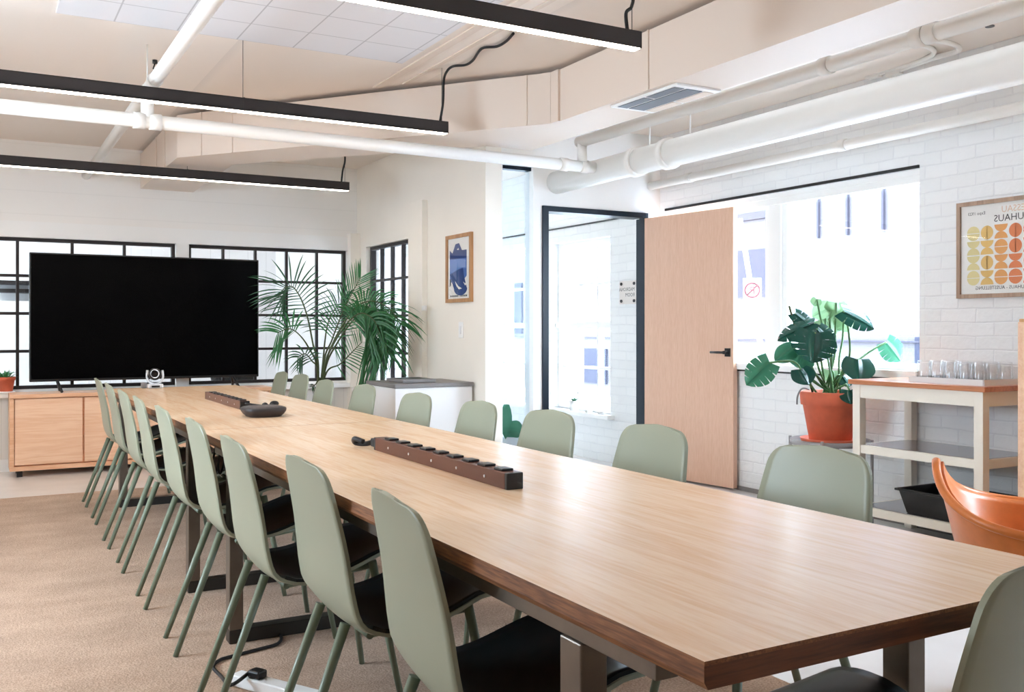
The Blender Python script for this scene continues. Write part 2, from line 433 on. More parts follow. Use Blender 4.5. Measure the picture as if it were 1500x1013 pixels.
# rooms beyond
CE = (3.95, 4.25, 1.0, 2.1)
struct('wall_corridor_end', wall_holes('y', 10.9, 11.05, XS + .13, XR, 0, ZC, [CE]), M['white'])
win_frame_later = [('added_window_10', 'y', 10.98, *CE, [4.1], [1.5])]  # unseen window at the corridor end, added to brighten the corridor
struct('wall_next_room_end', MB().box((XL, 11.6, 0), (XS, 11.75, ZC)), boards_mat('next_room_boards', (238, 236, 236), 'X', .22, .6, .8))
NL = (9.6, 10.9, 1.0, 2.2)
struct('wall_next_room_left', wall_holes('x', XL - .15, XL, YB + .12, 11.75, 0, ZC, [NL]), M['white'])
struct('wall_corridor_side', MB().box((XS, YB + .0, 0), (XS + .13, 11.75, ZC)), M['white'])

# boxed duct under the ceiling
poly = [(2.96, YN), (2.96, 4.77), (1.24, 7.03), (1.24, YB), (1.68, YB), (1.65, 7.13), (2.95, 5.58), (3.28, 5.58), (3.28, YN)]
mb = MB(); mb.prism(poly, DB, ZC - .03)
duct = struct('ceiling_bulkhead', mb, M['beige'])
mb = MB()   # corner strips and panel joints on the duct face
def on_duct(px, d=.004):
    pass
mb.box((2.945, 4.70, DB), (2.965, 4.79, ZC - .03)); mb.box((2.953, 3.86, DB), (2.962, 3.87, ZC - .03))
dv = Vector((1.24 - 2.96, 7.03 - 4.77)).normalized(); dn = Vector((-dv.y, dv.x))
def duct_strip(t, w, proud=.006):
    p = Vector((2.96, 4.77)) + dv * t; q = p + dv * w; o = dn * proud if dn.x < 0 else -dn * proud
    mb.prism([p + o, q + o, q - o, p - o], DB, ZC - .03)
duct_strip(.02, .05); duct_strip(.17, .012); duct_strip(2.35, .012); duct_strip(2.62, .012)
mb.box((1.232, 7.5, DB), (1.244, 7.512, ZC - .03)); mb.box((1.232, 7.9, DB), (1.244, 7.912, ZC - .03))
struct('trim_1', mb, M['beige'])
mb = MB(); mb.box((2.20, 1.0, ZC - .008), (2.25, 5.72, ZC)); mb.box((2.33, 3.0, ZC - .006), (2.36, 5.55, ZC)); struct('trim_2', mb, M['beige'])
mb = MB(); mb.box((.34, 2.7, ZC - .012), (2.14, 5.1, ZC)); struct('ceiling_tile_field', mb, M['tiles'])

# brick wall lintel ledge; black strip as the shadow line above the window, black line below
struct('shadow_line_strip', MB().box((XR - .012, W1[0], 2.088), (XR + .02, W1[1], 2.106)), M['black'])
struct('trim_4', MB().box((XR - .03, W1[0], WZ0 - .035), (XR + .05, W1[1], WZ0 - .012)).box((XR - .035, W1[0] + .0, WZ0 - .012), (XR + .3, W1[1], WZ0 + .008)), [M['white']])
struct('trim_5', MB().box((XR - .02, W1[0], WZ0 - .047), (XR + .0, W1[1], WZ0 - .036)), M['black'])

def win_frame(name, ax, p, u0, u1, z0, z1, cols, rows, fm, t=.04, mt=.022, dep=.06, glass='pane', extra=None):
    """structure window: frame part (with muntins) and one pane"""
    e = struct_empty(name)
    mb = MB()
    def bx(a0, a1, b0, b1, d=dep):
        if ax == 'x': mb.box((p - d / 2, a0, b0), (p + d / 2, a1, b1))
        else: mb.box((a0, p - d / 2, b0), (a1, p + d / 2, b1))
    bx(u0, u0 + t, z0, z1); bx(u1 - t, u1, z0, z1); bx(u0 + t, u1 - t, z0, z0 + t); bx(u0 + t, u1 - t, z1 - t, z1)
    for u in cols: bx(u - mt / 2, u + mt / 2, z0 + t, z1 - t, dep * .7)
    for z in rows: bx(u0 + t, u1 - t, z - mt / 2, z + mt / 2, dep * .66)
    mb.build('window_frame', fm, e)
    if extra: extra(e)
    g = MB()
    if ax == 'x': g.box((p - .003, u0 + t * .5, z0 + t * .5), (p + .003, u1 - t * .5, z1 - t * .5))
    else: g.box((u0 + t * .5, p - .003, z0 + t * .5), (u1 - t * .5, p + .003, z1 - t * .5))
    g.build('window_pane', M[glass], e)
    return e
zr = [.66 + .31 * k for k in (1, 2, 3)]
win_frame('window_1', 'y', YB + .06, *BW1, [.30, .708, 1.117], zr, M['muntin'], .028, .024, .05)
win_frame('window_2', 'y', YB + .06, *BW2, [1.95, 2.24, 2.53, 2.82], zr, M['muntin'], .028, .022, .05)
win_frame('window_3', 'x', XS + .065, *SW, [7.75, 8.0, 8.25], [.94, 1.27, 1.6], M['muntin'], .03, .022, .05)
win_frame('window_4', 'x', XR + .11, W1[0], 4.82, WZ0, WZ1, [], [], M['white'], .045, dep=.1)
win_frame('window_5', 'x', XR + .11, 4.94, W1[1], WZ0, WZ1, [], [], M['white'], .045, dep=.1)
struct('trim_6', MB().box((XR + .04, 4.82, WZ0), (XR + .2, 4.94, WZ1)), M['white'])
struct('trim_7', MB().box((XR + .02, W1[0], WZ1 - .03), (XR + .28, W1[1], WZ1)).box((XR + .03, W1[0], WZ1 - .075), (XR + .06, W1[1], WZ1 - .03)), M['white'])
def meet(e, w):
    MB().box((XR + .05, w[0], 1.16), (XR + .15, w[1], 1.215)).build('meeting_rail', M['white'], e)
win_frame('window_6', 'x', XR + .12, *WA, [7.10, 7.43], [.80, 1.56], M['white'], .055, .024, .08, extra=lambda e: meet(e, WA))
win_frame('window_7', 'x', XR + .12, *WB, [8.40, 8.75], [.80, 1.56], M['white'], .055, .024, .08, extra=lambda e: meet(e, WB))
struct('trim_8', MB().box((XR - .07, WA[0] - .06, .375), (XR + .1, WA[1] + .06, .41)).box((XR - .07, WB[0] - .06, .375), (XR + .1, WB[1] + .06, .41)), M['white'])
struct('trim_9', MB().box((XR - .012, 6.3, 2.088), (XR + .02, 10.2, 2.10)), M['black'])
win_frame('window_12', 'x', XR + .12, *WD, [9.93, 10.36], [.80, 1.56], M['white'], .055, .024, .08, extra=lambda e: meet(e, WD))
win_frame('added_window_13', 'x', XL - .07, *NL, [10.2], [1.6], M['white'], .055, .04, .08)  # unseen window, added so daylight reaches the next room
win_frame('added_window_8', 'x', XR + .11, W0[0], W0[1], WZ0, WZ1, [1.2], [], M['white'], .045, .06, .1)  # unseen window near the camera, added for fill light and sized by it
win_frame(*win_frame_later[0], M['white'], .05, .04, .08)
win_frame('added_window_9', 'x', XL - .07, *LW, [4.2], [], M['white'], .05, .05, .1)  # unseen left window, added to light the chair backs

# sidelight: clear glass sheet with a dark head
e = struct_empty('window_11')
MB().box((3.34, YC + .03, 2.325), (3.60, YC + .09, 2.352)).build('window_frame', M['blueblk'], e)
MB().box((3.342, YC + .055, .01), (3.598, YC + .065, 2.325)).build('window_pane', M['sidelight'], e)

# back wall trim, sill and wainscot
struct('trim_10', MB().box((XL, YB - .022, 1.90), (3.12, YB, 2.03)), M['white'])
struct('trim_11', MB().box((XL, YB - .09, .60), (3.2, YB, .64)).box((1.53, YB - .02, .64), (1.64, YB, 1.9)), M['white'])
mb = MB(); mb.box((XL, YB - .015, 0.1), (3.2, YB, .60)); struct('trim_12', mb, M['wains'])
mb = MB(); mb.box((3.10, YB - .1, 0), (3.2, YB, 2.06), .004); struct('trim_13', mb, M['cream'])
mb = MB(); mb.box((XS - .09, SW[0] - .02, .565), (XS, YB - .1, .60)); mb.box((XS - .018, 6.1, .40), (XS, YB - .1, .47)); mb.box((XS - .018, 6.1, 0), (XS, YB - .1, .12))
for k in range(5): mb.box((XS - .018, 8.45 - .42 * k, .12), (XS, 8.53 - .42 * k, .565))
struct('trim_14', mb, M['white'])
mb = MB(); mb.box((XS - .05, 7.10, 0), (XS, 7.36, 2.20), .004); struct('trim_15', mb, M['cream'])
mb = MB(); mb.box((XL, YB - .025, 0), (3.1, YB, .1)); struct('baseboard_back', mb, M['white'])
struct('baseboard_right', MB().box((XR - .012, YN, 0), (XR, W1[1], .03)), M['greytop'])

# door frame and open door
d = struct_empty('door_1', (DX1, YC, 0))
mb = MB()
mb.box((DX0 - .05, YC - .015, 0), (DX0, YC + .13, DZ + .04)); mb.box((DX1 + .01, YC - .015, 0), (DX1 + .05, YC + .05, DZ + .04)); mb.box((DX0, YC - .015, DZ), (DX1 + .01, YC + .13, DZ + .04))
mb.box((DX1 + .035, YC + .05, 0), (DX1 + .05, YC + .125, DZ))
mb.build('door_frame', M['blueblk'], d)
pA = Vector((DX1 + .005, YC - .025)); pB = at_x(1076, 712, 4.715)
dirv = (Vector((pB.x, pB.y)) - pA).normalized(); nv = Vector((-dirv.y, dirv.x))
if nv.x < 0: nv = -nv
L = .90
def onleaf(t, off): q = pA + dirv * t + nv * off; return q
mb = MB(); mb.prism([onleaf(0, 0), onleaf(L, 0), onleaf(L, .042), onleaf(0, .042)], .015, DZ - .006)
leaf = mb.build('door_leaf', M['door'], d)
mb = MB()
q0 = onleaf(L - .075, -.007); q1 = onleaf(L - .025, -.007); q2 = onleaf(L - .025, 0); q3 = onleaf(L - .075, 0)
mb.prism([q0, q1, q2, q3], .955, 1.015)
a = onleaf(L - .05, -.007); a2 = onleaf(L - .05, -.05); b2 = onleaf(L - .17, -.05)
mb.cyl((a.x, a.y, .985), (a2.x, a2.y, .985), .012, 12)
mb.tube([(a2.x, a2.y, .985), (b2.x, b2.y, .985)], .009, 10)
mb.build('door_handle', M['black'], leaf)
mb = MB(); q0 = onleaf(L, .01); q1 = onleaf(L + .002, .01); q2 = onleaf(L + .002, .032); q3 = onleaf(L, .032)
mb.prism([q0, q1, q2, q3], .93, 1.05); mb.build('latch_plate', M['stainless'], leaf)

# ================================================================== PIPES AND CEILING FITTINGS
def pipe(name, label, a, b, r, collars=(), stubs=()):
    a = Vector(a); b = Vector(b)
    t = thing(name, label, 'pipe', a)
    MB().cyl(a, b, r, 20).build('pipe_run', M['pipe'], t)
    for f in collars:
        c = a.lerp(b, f); dd = (b - a).normalized()
        MB().cyl(c - dd * .03, c + dd * .03, r * 1.16, 20).build('coupling', M['pipe'], t)
    for (p, q, rr) in stubs: MB().cyl(p, q, rr, 16).build('branch', M['pipe'], t)
    return t
YP, ZP = 5.47, 2.265
pipe('ceiling_pipe', 'slim white pipe crossing the room under the ceiling behind the second light', (-1.85, YP, ZP + .02), (3.72, YP, ZP), .038,
     [.985, .955, .485, .47], [((.81, YP, ZP + .02), (.81, YP, 2.44), .034), ((.81, YP, 2.44), (.81, YP, ZC), .004)])
pipe('ceiling_pipe', 'white pipe along the ceiling on the left, running towards the television wall', (.81, .6, 2.44), (.81, YB, 2.44), .034, [.567, .60, .70])
pipe('ceiling_pipe', 'pale pipe hung beside the boxed duct above the vent', (3.615, YN, 2.435), (3.615, 5.5, 2.435), .038, [.648, .656, .723],
     [((3.615, 5.46, 2.435), (3.615, 5.46, ZP + .03), .034)])
pipe('ceiling_pipe', 'thickest white pipe, ending at the wall above the open door', (3.80, YN, 2.275), (3.80, YC + .0, 2.25), .085, [.843, .882],
     [((3.80, 4.55, 2.30), (3.80, 4.55, ZC), .005), ((3.80, 4.95, 2.30), (3.80, 4.95, ZC), .005)])
pipe('ceiling_pipe', 'thin white pipe along the brick wall just above the window', (4.68, YN, 2.292), (4.68, YC, 2.288), .032, [.772, .944])
t = thing('conduit', 'bent white conduits fixed where brick wall meets ceiling, above the poster', 'conduit', (4.74, 3.3, 2.62))
for k, (u, v) in enumerate(((0, 0), (.10, -.17))):
    p = [at_x(1280 + 30 * k, 110 - 4 * k, 4.74), at_x(1345 + 22 * k, 90 - 5 * k, 4.70), at_x(1368 + 36 * k, 78 - 4 * k, 4.6), at_x(1358 + 36 * k, 68 - 4 * k, 4.5), at_x(1332 + 30 * k, 64 - 6 * k, 4.42)]
    MB().tube(spline(p, 5), .014, 10).build('conduit_run', M['pipe'], t)
    MB().box(p[0] - Vector((.02, .05, .02)), p[0] + Vector((.02, .05, .02)), .004).build('junction_box', M['pipe'], t)
t = thing('air_vent', 'white ceiling vent with dark louvres under the duct', 'vent', (3.18, 3.95, DB))
mb = MB(); mb.box((2.99, 3.68, DB - .012), (3.275, 4.24, DB), .003); mb.build('vent_frame', M['white'], t)
mb = MB()
for (a, b_, c, d_) in ((3.01, 3.07, 3.72, 3.95), (3.01, 3.07, 3.97, 4.2), (3.085, 3.185, 3.72, 4.2)):
    mb.box((a, c, DB - .015), (b_, d_, DB - .012))
mb.build('louvre', M['vent'], t)
mb = MB(); mb.box((3.20, 3.72, DB - .015), (3.26, 3.95, DB - .012)); mb.box((3.20, 3.97, DB - .015), (3.26, 4.2, DB - .012)); mb.build('blank_panel', M['beige'], t)

# pendant linear lights
def lamp(label, y, xe, zb, x0, seg, cable):
    t = thing('linear_light', label, 'pendant light', (xe, y, zb), 'black linear pendant lights')
    h = .076; w = .054
    mb = MB(); mb.box((x0, y - w / 2, zb + .008), (xe, y - w / 2 + .004, zb + h)); mb.box((x0, y + w / 2 - .004, zb + .008), (xe, y + w / 2, zb + h))
    mb.box((x0, y - w / 2, zb + h - .004), (xe, y + w / 2, zb + h)); mb.box((xe - .004, y - w / 2, zb + .008), (xe, y + w / 2, zb + h))
    mb.box((x0, y - w / 2, zb + .014), (xe, y + w / 2, zb + .018))
    x = xe - seg
    while x > x0 + .1:
        mb.box((x - .003, y - w / 2 - .0015, zb + .006), (x + .003, y + w / 2 + .0015, zb + h + .002)); x -= seg
    mb.build('housing', M['lampblk'], t)
    mb = MB(); mb.box((x0, y - w / 2 + .0045, zb + .005), (xe - .0045, y + w / 2 - .0045, zb + .0135), .002); mb.build('diffuser', M['led'], t)
    for x in (xe - .03, xe - seg, xe - 2 * seg):
        if x > x0:
            top = ZC
            if 1.24 < x < 1.68 and y > 7.03: top = DB
            MB().cyl((x, y, zb + h), (x, y, top), .0016, 6).build('suspension_wire', M['dsteel'], t)
    MB().tube(spline(cable, 6), .0075, 8).build('power_cable', M['rubber'], t)
    return t
za = 1.156 + 1.14
lamp('nearest black linear light, hanging over the near end of the table', 3.18, 2.38, za, -1.25, 1.21,
     [(2.33, 3.18, za + .06), at_y(917, 20, 3.2), at_y(925, 10, 3.2), at_y(923, -8, 3.25), (2.42, 3.5, ZC - .008)])
zl2 = za
c2 = [(2.38, 5.11, zl2 + .06), at_y(649, 150, 5.14), at_y(650, 118, 5.14), at_z(655, 104, ZC - .03), at_z(664, 97, ZC - .012), at_z(682, 95, ZC - .012), at_z(693, 88, ZC - .012), at_z(706, 71, ZC - .012), at_z(728, 68, ZC - .012), at_z(742, 60, ZC - .012), at_z(752, 49, ZC - .012)]
lamp('middle black linear light, with a cable snaking over the ceiling', 5.11, 2.425, zl2, -1.25, 1.19, c2)
lamp('farthest black linear light, hanging in front of the television wall', 7.36, 2.62, 2.256, -1.25, 1.25,
     [(2.56, 7.36, 2.256 + .06), at_y(502, 250, 7.38), at_y(505, 238, 7.38), at_y(505, 226, 7.42), (2.62, 7.5, ZC - .01)])
p = at_z(1450, 28, ZC)
t = thing('sprinkler', 'small steel sprinkler on the ceiling strip above the poster', 'sprinkler', p)
MB().lathe([(.035, -.004), (.035, 0)], p, 20).build('escutcheon', M['silver'], t)
MB().lathe([(.012, -.004), (.010, -.03), (.022, -.034), (.022, -.038)][::-1], p, 16).build('head', M['dsteel'], t)
t = thing('ceiling_hook', 'small rusty hook in the ceiling beside the left pipe', 'hook', at_z(227, 88, ZC))
MB().cyl(at_z(227, 88, ZC), at_z(227, 88, ZC) - Vector((0, 0, .02)), .014, 10).build('hook_base', M['dsteel'], t)
MB().tube([at_z(227, 88, ZC) - Vector((0, 0, .02)), at_z(227, 88, ZC) - Vector((.01, 0, .05)), at_z(227, 88, ZC) - Vector((-.01, 0, .06))], .004, 6).build('hook_wire', M['dsteel'], t)

# ================================================================== CARPET
mb = MB(); mb.box((-1.85, -1.6, 0), (2.30, 7.32, .008)); tag(mb.build('carpet', M['carpet']), 'large beige carpet spread under the table and chairs', 'carpet')
ZF = .008

# ================================================================== TABLES
TX0, TX1, TT, TK = .775, 1.632, .75, .036
def table(name, label, y0, y1, leg_y):
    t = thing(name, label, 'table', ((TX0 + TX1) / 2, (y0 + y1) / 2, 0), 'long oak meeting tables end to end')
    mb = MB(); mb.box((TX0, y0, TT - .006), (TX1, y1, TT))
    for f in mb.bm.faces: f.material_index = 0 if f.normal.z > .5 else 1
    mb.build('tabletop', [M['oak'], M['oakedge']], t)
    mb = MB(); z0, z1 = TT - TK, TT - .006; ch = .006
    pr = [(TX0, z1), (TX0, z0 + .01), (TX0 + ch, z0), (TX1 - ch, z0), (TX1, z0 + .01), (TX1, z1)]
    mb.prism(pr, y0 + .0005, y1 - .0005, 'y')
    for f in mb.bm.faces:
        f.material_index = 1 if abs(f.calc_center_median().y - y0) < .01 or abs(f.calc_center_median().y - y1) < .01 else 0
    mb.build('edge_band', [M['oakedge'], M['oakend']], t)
    for x in (TX0 + .035, TX1 - .075):
        MB().box((x, y0 + .14, TT - TK - .04), (x + .04, y1 - .14, TT - TK), .002).build('side_rail', M['steel'], t)
    for ly in leg_y:
        mb = MB(); w = .03
        for x in (TX0 + .03, TX1 - .08): mb.box((x, ly - w, ZF + .05), (x + .05, ly + w, TT - TK - .04), .003)
        mb.box((TX0 + .08, ly - w, TT - TK - .055), (TX1 - .08, ly + w, TT - TK - .002), .003)
        mb.build('leg_frame', M['steel'], t)
        MB().box((TX0 + .03, ly - w, ZF), (TX1 - .03, ly + w, ZF + .05), .003).build('foot_bar', M['dsteel'], t)
    return t
table('meeting_table', 'oak meeting table nearest the camera, with the longer power bar on it', .901, 3.938, (1.25, 3.56))
table('meeting_table', 'far oak meeting table by the television, holding the conference speaker', 3.942, 6.97, (4.33, 6.6))

# ================================================================== CHAIRS
def chair_shell(mb, layer=False):
    prof = [(-.262, .822), (-.254, .80), (-.246, .765), (-.232, .70), (-.219, .635), (-.210, .57), (-.202, .51), (-.188, .455), (-.160, .414), (-.118, .390), (-.06, .384), (.01, .394), (.085, .418), (.16, .446), (.21, .457), (.24, .458), (.262, .447)]
    P = spline([(x, 0, z) for x, z in prof], 3)
    acc = [0]
    for i in range(1, len(P)): acc.append(acc[-1] + (P[i] - P[i - 1]).length)
    Lt = acc[-1]
    def base(l):
        f = l / Lt
        pts = [(0, .176), (.13, .196), (.27, .214), (.42, .228), (.6, .232), (.8, .228), (1, .21)]
        for (a, wa), (b, wb) in zip(pts, pts[1:]):
            if a <= f <= b: return wa + (wb - wa) * (f - a) / (b - a)
        return .21
    # denser rows at both ends for round corners
    ls = []
    n = 44; rc, rf = .065, .07
    for k in range(9): ls.append(rc * (1 - math.cos(k / 8 * PI / 2)))
    k = 1
    while ls[-1] < Lt - rf - .03: ls.append(ls[-1] + .03)
    for k in range(9): ls.append(Lt - rf + rf * math.sin(k / 8 * PI / 2))
    def pt(l):
        for i in range(len(acc) - 1):
            if acc[i] <= l <= acc[i + 1] + 1e-9:
                q = (l - acc[i]) / (acc[i + 1] - acc[i]); return P[i].lerp(P[i + 1], q)
        return P[-1]
    nv = 17; G = []
    for l in ls:
        w = base(l)
        if l < rc: w -= .062 * (1 - math.sqrt(max(0, 1 - ((rc - l) / rc) ** 2)))
        if l > Lt - rf: w -= .07 * (1 - math.sqrt(max(0, 1 - ((l - Lt + rf) / rf) ** 2)))
        p = pt(l); f = l / Lt; row = []
        back = max(0, min(1, (.52 - f) / .12)); seat = 1 - back
        for j in range(nv):
            s = -1 + 2 * j / (nv - 1); y = s * w
            dx = back * .012 * s * s * (1 if l > 0 else 1); dz = seat * .022 * abs(s) ** 2.4 * max(0, min(1, (Lt - l) / .12))
            if l < rc: dz -= .006 * s * s * (1 - l / rc)
            row.append(Vector((p.x + dx, y, p.z + dz)))
        G.append(row)
    if layer:
        G2 = []
        for l, row in zip(ls, G):
            f = l / Lt
            if .50 <= f <= .995:
                e = 1.0 if .56 < f else .80 + .20 * math.sqrt((f - .50) / .06)
                m = row[nv // 2]; G2.append([Vector((q.x, q.y * .955 * e, q.z - .0005)) for q in row])
        mb.shell(G2, .016); return mb
    mb.shell(G, .009)
    return mb
def make_chair(label, loc, rz):
    t = thing('dining_chair', label, 'chair', (0, 0, 0), 'sage green chairs around the meeting table')
    mb = chair_shell(MB()); bmesh.ops.recalc_face_normals(mb.bm, faces=mb.bm.faces[:])
    mb.build('seat_shell', M['sage'], t, False)
    mb = chair_shell(MB(), True); bmesh.ops.recalc_face_normals(mb.bm, faces=mb.bm.faces[:])  # thin black layer over the seat, following the shell
    mb.build('seat_layer', M['layer'], t, False)['label'] = 'black seat layer'
    mb = MB(); z = .376
    mb.tube([(-.10, -.10, z), (-.10, .10, z)], .010, 10); mb.tube([(.16, -.12, z + .034), (.16, .12, z + .034)], .010, 10)
    for y in (-.09, .09): mb.tube([(-.10, y, z), (.16, y * 1.2, z + .034)], .010, 10)
    mb.build('under_frame', M['sageleg'], t, False)
    for (tx, ty, bx, by) in ((-.165, .10, -.322, .115), (-.165, -.10, -.322, -.115), (.16, .125, .235, .185), (.16, -.125, .235, -.185)):
        zt0 = .416 if tx < 0 else .428
        MB().tube([(tx, ty, zt0), (bx, by, .001)], .012, 12, radii=[.0135, .0095]).build('leg', M['sageleg'], t, False)
    t.location = loc; t.rotation_euler = (0, 0, rz)
    return t
ORD = ['nearest the camera', 'second from the camera', 'third from the camera', 'fourth from the camera', 'fifth from the camera', 'sixth from the camera', 'seventh from the camera', 'eighth from the camera', 'farthest from the camera']
lefty = [1.74, 2.37, 2.93, 3.60, 4.25, 4.91, 5.48, 6.18, 6.80]
leftx = [.700, .705, .655, .672, .665, .664, .664, .675, .68]
leftr = [-.10, -.01, -.02, -.02, -.01, -.02, 0, -.01, -.01]
c0 = None
for k, (y, x) in enumerate(zip(lefty, leftx)):
    lab = 'sage green plastic chair on the left side of the table, ' + ORD[k]
    loc = (x + .262, y, ZF); rz = leftr[k]
    if c0 is None: c0 = make_chair(lab, loc, rz)
    else: dup(c0, lab, loc, rz)
righty = [1.88, 2.575, 3.235, 3.81, 4.44, 5.27, 5.89, 6.68, 7.15]
rightx = [2.045, 2.015, 2.015, 1.992, 1.968, 2.0, 1.966, 2.05, 2.04]
for k, (y, x) in enumerate(zip(righty, rightx)):
    lab = 'sage green plastic chair on the right side of the table, ' + ORD[k]
    dup(c0, lab, (x - .262, y, ZF), PI + random.uniform(-.04, .04))
dup(c0, 'sage green plastic chair at the near end of the table, cut off by the frame', (1.372 - .0366, .812 + .2594, ZF), PI / 2 + .14)

# ================================================================== ON THE TABLE
def power_bar(label, x, y0, y1, n, dens=True):
    t = thing('power_strip', label, 'power strip', (x, (y0 + y1) / 2, TT), 'brown power bars on the table')
    w = .024; h = .042
    MB().box((x - w, y0 + .012, TT), (x + w, y1 - .012, TT + h), .002).build('body', M['stripwood'], t)
    for (a, b_) in ((y0, y0 + .012), (y1 - .012, y1)): MB().box((x - w, a, TT), (x + w, b_, TT + h), .002).build('end_cap', M['blackp'], t)
    for k in range(n):
        y = y0 + .06 + (y1 - y0 - .16) * k / (n - 1)
        MB().box((x - .017, y - .022, TT + h), (x + .017, y + .022, TT + h + .006), .002).build('socket', M['blackp'], t)
    for k in range(5):
        y = y0 + .12 + (y1 - y0 - .25) * k / 4
        MB().cyl((x - w - .002, y, TT + .02), (x - w, y, TT + .02), .004, 8).build('screw', M['silver'], t)
    return t
t = power_bar('long brown power bar lying on the near table', 1.188, 2.10, 3.02, 9)
mb = MB(); mb.tube(spline([(1.188, 3.02, TT + .022), (1.185, 3.06, TT + .022), (1.165, 3.10, TT + .012), (1.14, 3.13, TT + .014), (1.13, 3.11, TT + .03), (1.15, 3.08, TT + .022)], 6), .009, 10)
mb.box((1.165, 3.02, TT + .008), (1.20, 3.055, TT + .036), .004); mb.build('cord', M['rubber'], t)
t = power_bar('brown power bar on the far table, behind the conference speaker', 1.180, 4.84, 5.68, 9)
mb = MB(); mb.tube(spline([(1.18, 4.84, TT + .03), (1.24, 4.81, TT + .02), (1.275, 4.80, TT + .016), (1.33, 4.86, TT + .022)], 6), .006, 8)
mb.sphere((1.27, 4.80, TT + .018), .017); mb.sphere((1.335, 4.865, TT + .022), .015, 1.6, 1, 1); mb.build('cord', M['rubber'], t)
t = thing('conference_speaker', 'flat black speakerphone on the far table, beside the seam', 'speaker', (1.165, 4.43, TT))
MB().lathe([(.07, 0), (.076, .003), (.090, .016), (.097, .028), (.098, .038), (.094, .043), (.088, .045)], (1.165, 4.43, TT), 40, power=3.2).build('body', M['smoke'], t)
MB().lathe([(.084, .0445), (.08, .047), (.03, .048)], (1.165, 4.43, TT), 40, power=3.2).build('speaker_grille', plain('grille', (78, 72, 72), .6, noise=.3, bscale=300), t)
p = Vector((1.068, 6.88, TT))
t = thing('conference_camera', 'silver conference camera with a round black lens, at the far table end', 'camera', p)
MB().box(p + Vector((-.05, -.04, 0)), p + Vector((.05, .04, .03)), .008).build('base', M['silver'], t)
mb = MB(); ux = Vector((C, -S, 0))
pts = [p + ux * (.055 * math.sin(a)) + Vector((0, 0, .082 - .055 * math.cos(a))) for a in [(-PI * .62) + k * PI * 1.24 / 14 for k in range(15)]]
pts[0].z += .02; pts[-1].z += .02
mb.tube(pts, .008, 10); mb.build('yoke', M['silver'], t)
MB().sphere(p + Vector((0, 0, .095)), .042).build('head', M['blackp'], t)
vw = Vector((-p.x, -p.y, 0)).normalized()
mb = MB(); mb.cyl(p + vw * .030 + Vector((0, 0, .10)), p + vw * .047 + Vector((0, 0, .10)), .026, 20); mb.build('lens', M['lens'], t)
mb = MB(); mb.tube([p + vw * .048 + Vector((0, 0, .10)) + (ux * math.cos(a) + Vector((0, 0, math.sin(a)))) * .027 for a in [k * 2 * PI / 20 for k in range(21)]], .0035, 8); mb.build('lens_ring', M['silver'], t)
MB().box(p + vw * .042 + ux * -.02 + Vector((-.004, -.004, .008)), p + vw * .042 + ux * .03 + Vector((.004, .004, .02))).build('sensor_window', M['blackp'], t)
q = p - ux * .075
tag(MB().box(q + Vector((-.018, -.018, 0)), q + Vector((.018, .018, .04)), .004).build('cable_adapter', M['greytop']), 'small grey adapter beside the conference camera', 'adapter')

# cords on the floor
t = thing('extension_cord', 'white power strip on the carpet with a black plug and a trailing cord', 'extension cord', at_z(362, 1004, ZF))
a = at_z(345, 1000, ZF); b_ = Vector((.93, 2.80, ZF)); 
ang = math.atan2(b_.y - a.y, b_.x - a.x); R = Matrix.Rotation(ang, 4, 'Z')
cen = (a + b_) / 2 + Vector((0, 0, .018)); ln = (b_ - a).length
MB().box(cen - Vector((ln / 2, .026, .018)), cen + Vector((ln / 2, .026, .018)), .004, rot=R).build('strip_body', M['signwhite'], t)
pl = a.lerp(b_, .25)
MB().box(pl + Vector((-.025, -.02, .036)), pl + Vector((.025, .02, .062)), .006, rot=R).build('plug', M['blackp'], t)
cp = [pl + Vector((-.02, .02, .05)), at_z(338, 1003, ZF + .03), at_z(324, 990, ZF + .006), at_z(312, 976, ZF + .006), at_z(322, 966, ZF + .006), at_z(338, 961, ZF + .006), at_z(380, 950, ZF + .006), at_z(407, 942, ZF + .006), at_z(411, 930, ZF + .006), at_z(393, 918, ZF + .006), at_z(358, 917, ZF + .006), Vector((.86, 3.62, .14)), Vector((.85, 3.62, .4)), Vector((.87, 3.60, .62)), Vector((.9, 3.60, .70))]
MB().tube(spline(cp, 6), .006, 8).build('cord', M['rubber'], t)
t = thing('cable_bundle', 'black cables looping down under the far table edge', 'cable', (1.0, 4.2, .7))
for k in range(3):
    y0 = 4.0 + .12 * k
    MB().tube(spline([(.92, y0, .70), (.90, y0 + .03, .60 - .02 * k), (.93, y0 + .12, .56 - .03 * k), (.97, y0 + .2, .61), (.96, y0 + .24, .70)], 6), .005, 8).build('cord', M['rubber'], t)

# ================================================================== TELEVISION WALL
CX0, CX1, CY0, CY1, CZ = .23, 2.27, 8.33, 8.66, .645
t = thing('sideboard', 'low oak sideboard under the television', 'sideboard', ((CX0 + CX1) / 2, (CY0 + CY1) / 2, 0))
mb = MB(); mb.box((CX0, CY0 - .01, CZ - .03), (CX1, CY1, CZ), .002); mb.box((CX0, CY0, .05), (CX0 + .03, CY1, CZ - .03)); mb.box((CX1 - .03, CY0, .05), (CX1, CY1, CZ - .03))
mb.box((CX0 + .03, CY0, .05), (CX1 - .03, CY1, .085)); mb.box((CX0 + .03, CY1 - .02, .085), (CX1 - .03, CY1, CZ - .03)); mb.box((CX0 + .03, CY0 + .03, .085), (CX1 - .03, CY0 + .035, CZ - .03))
mb.build('body', M['cabfr'], t)
w = (CX1 - CX0 - .06) / 4
for k in range(4):
    x = CX0 + .03 + w * k
    MB().box((x + .006, CY0 + .005, .095), (x + w - .008, CY0 + .028, CZ - .038), .002).build('door', M['cab'], t)
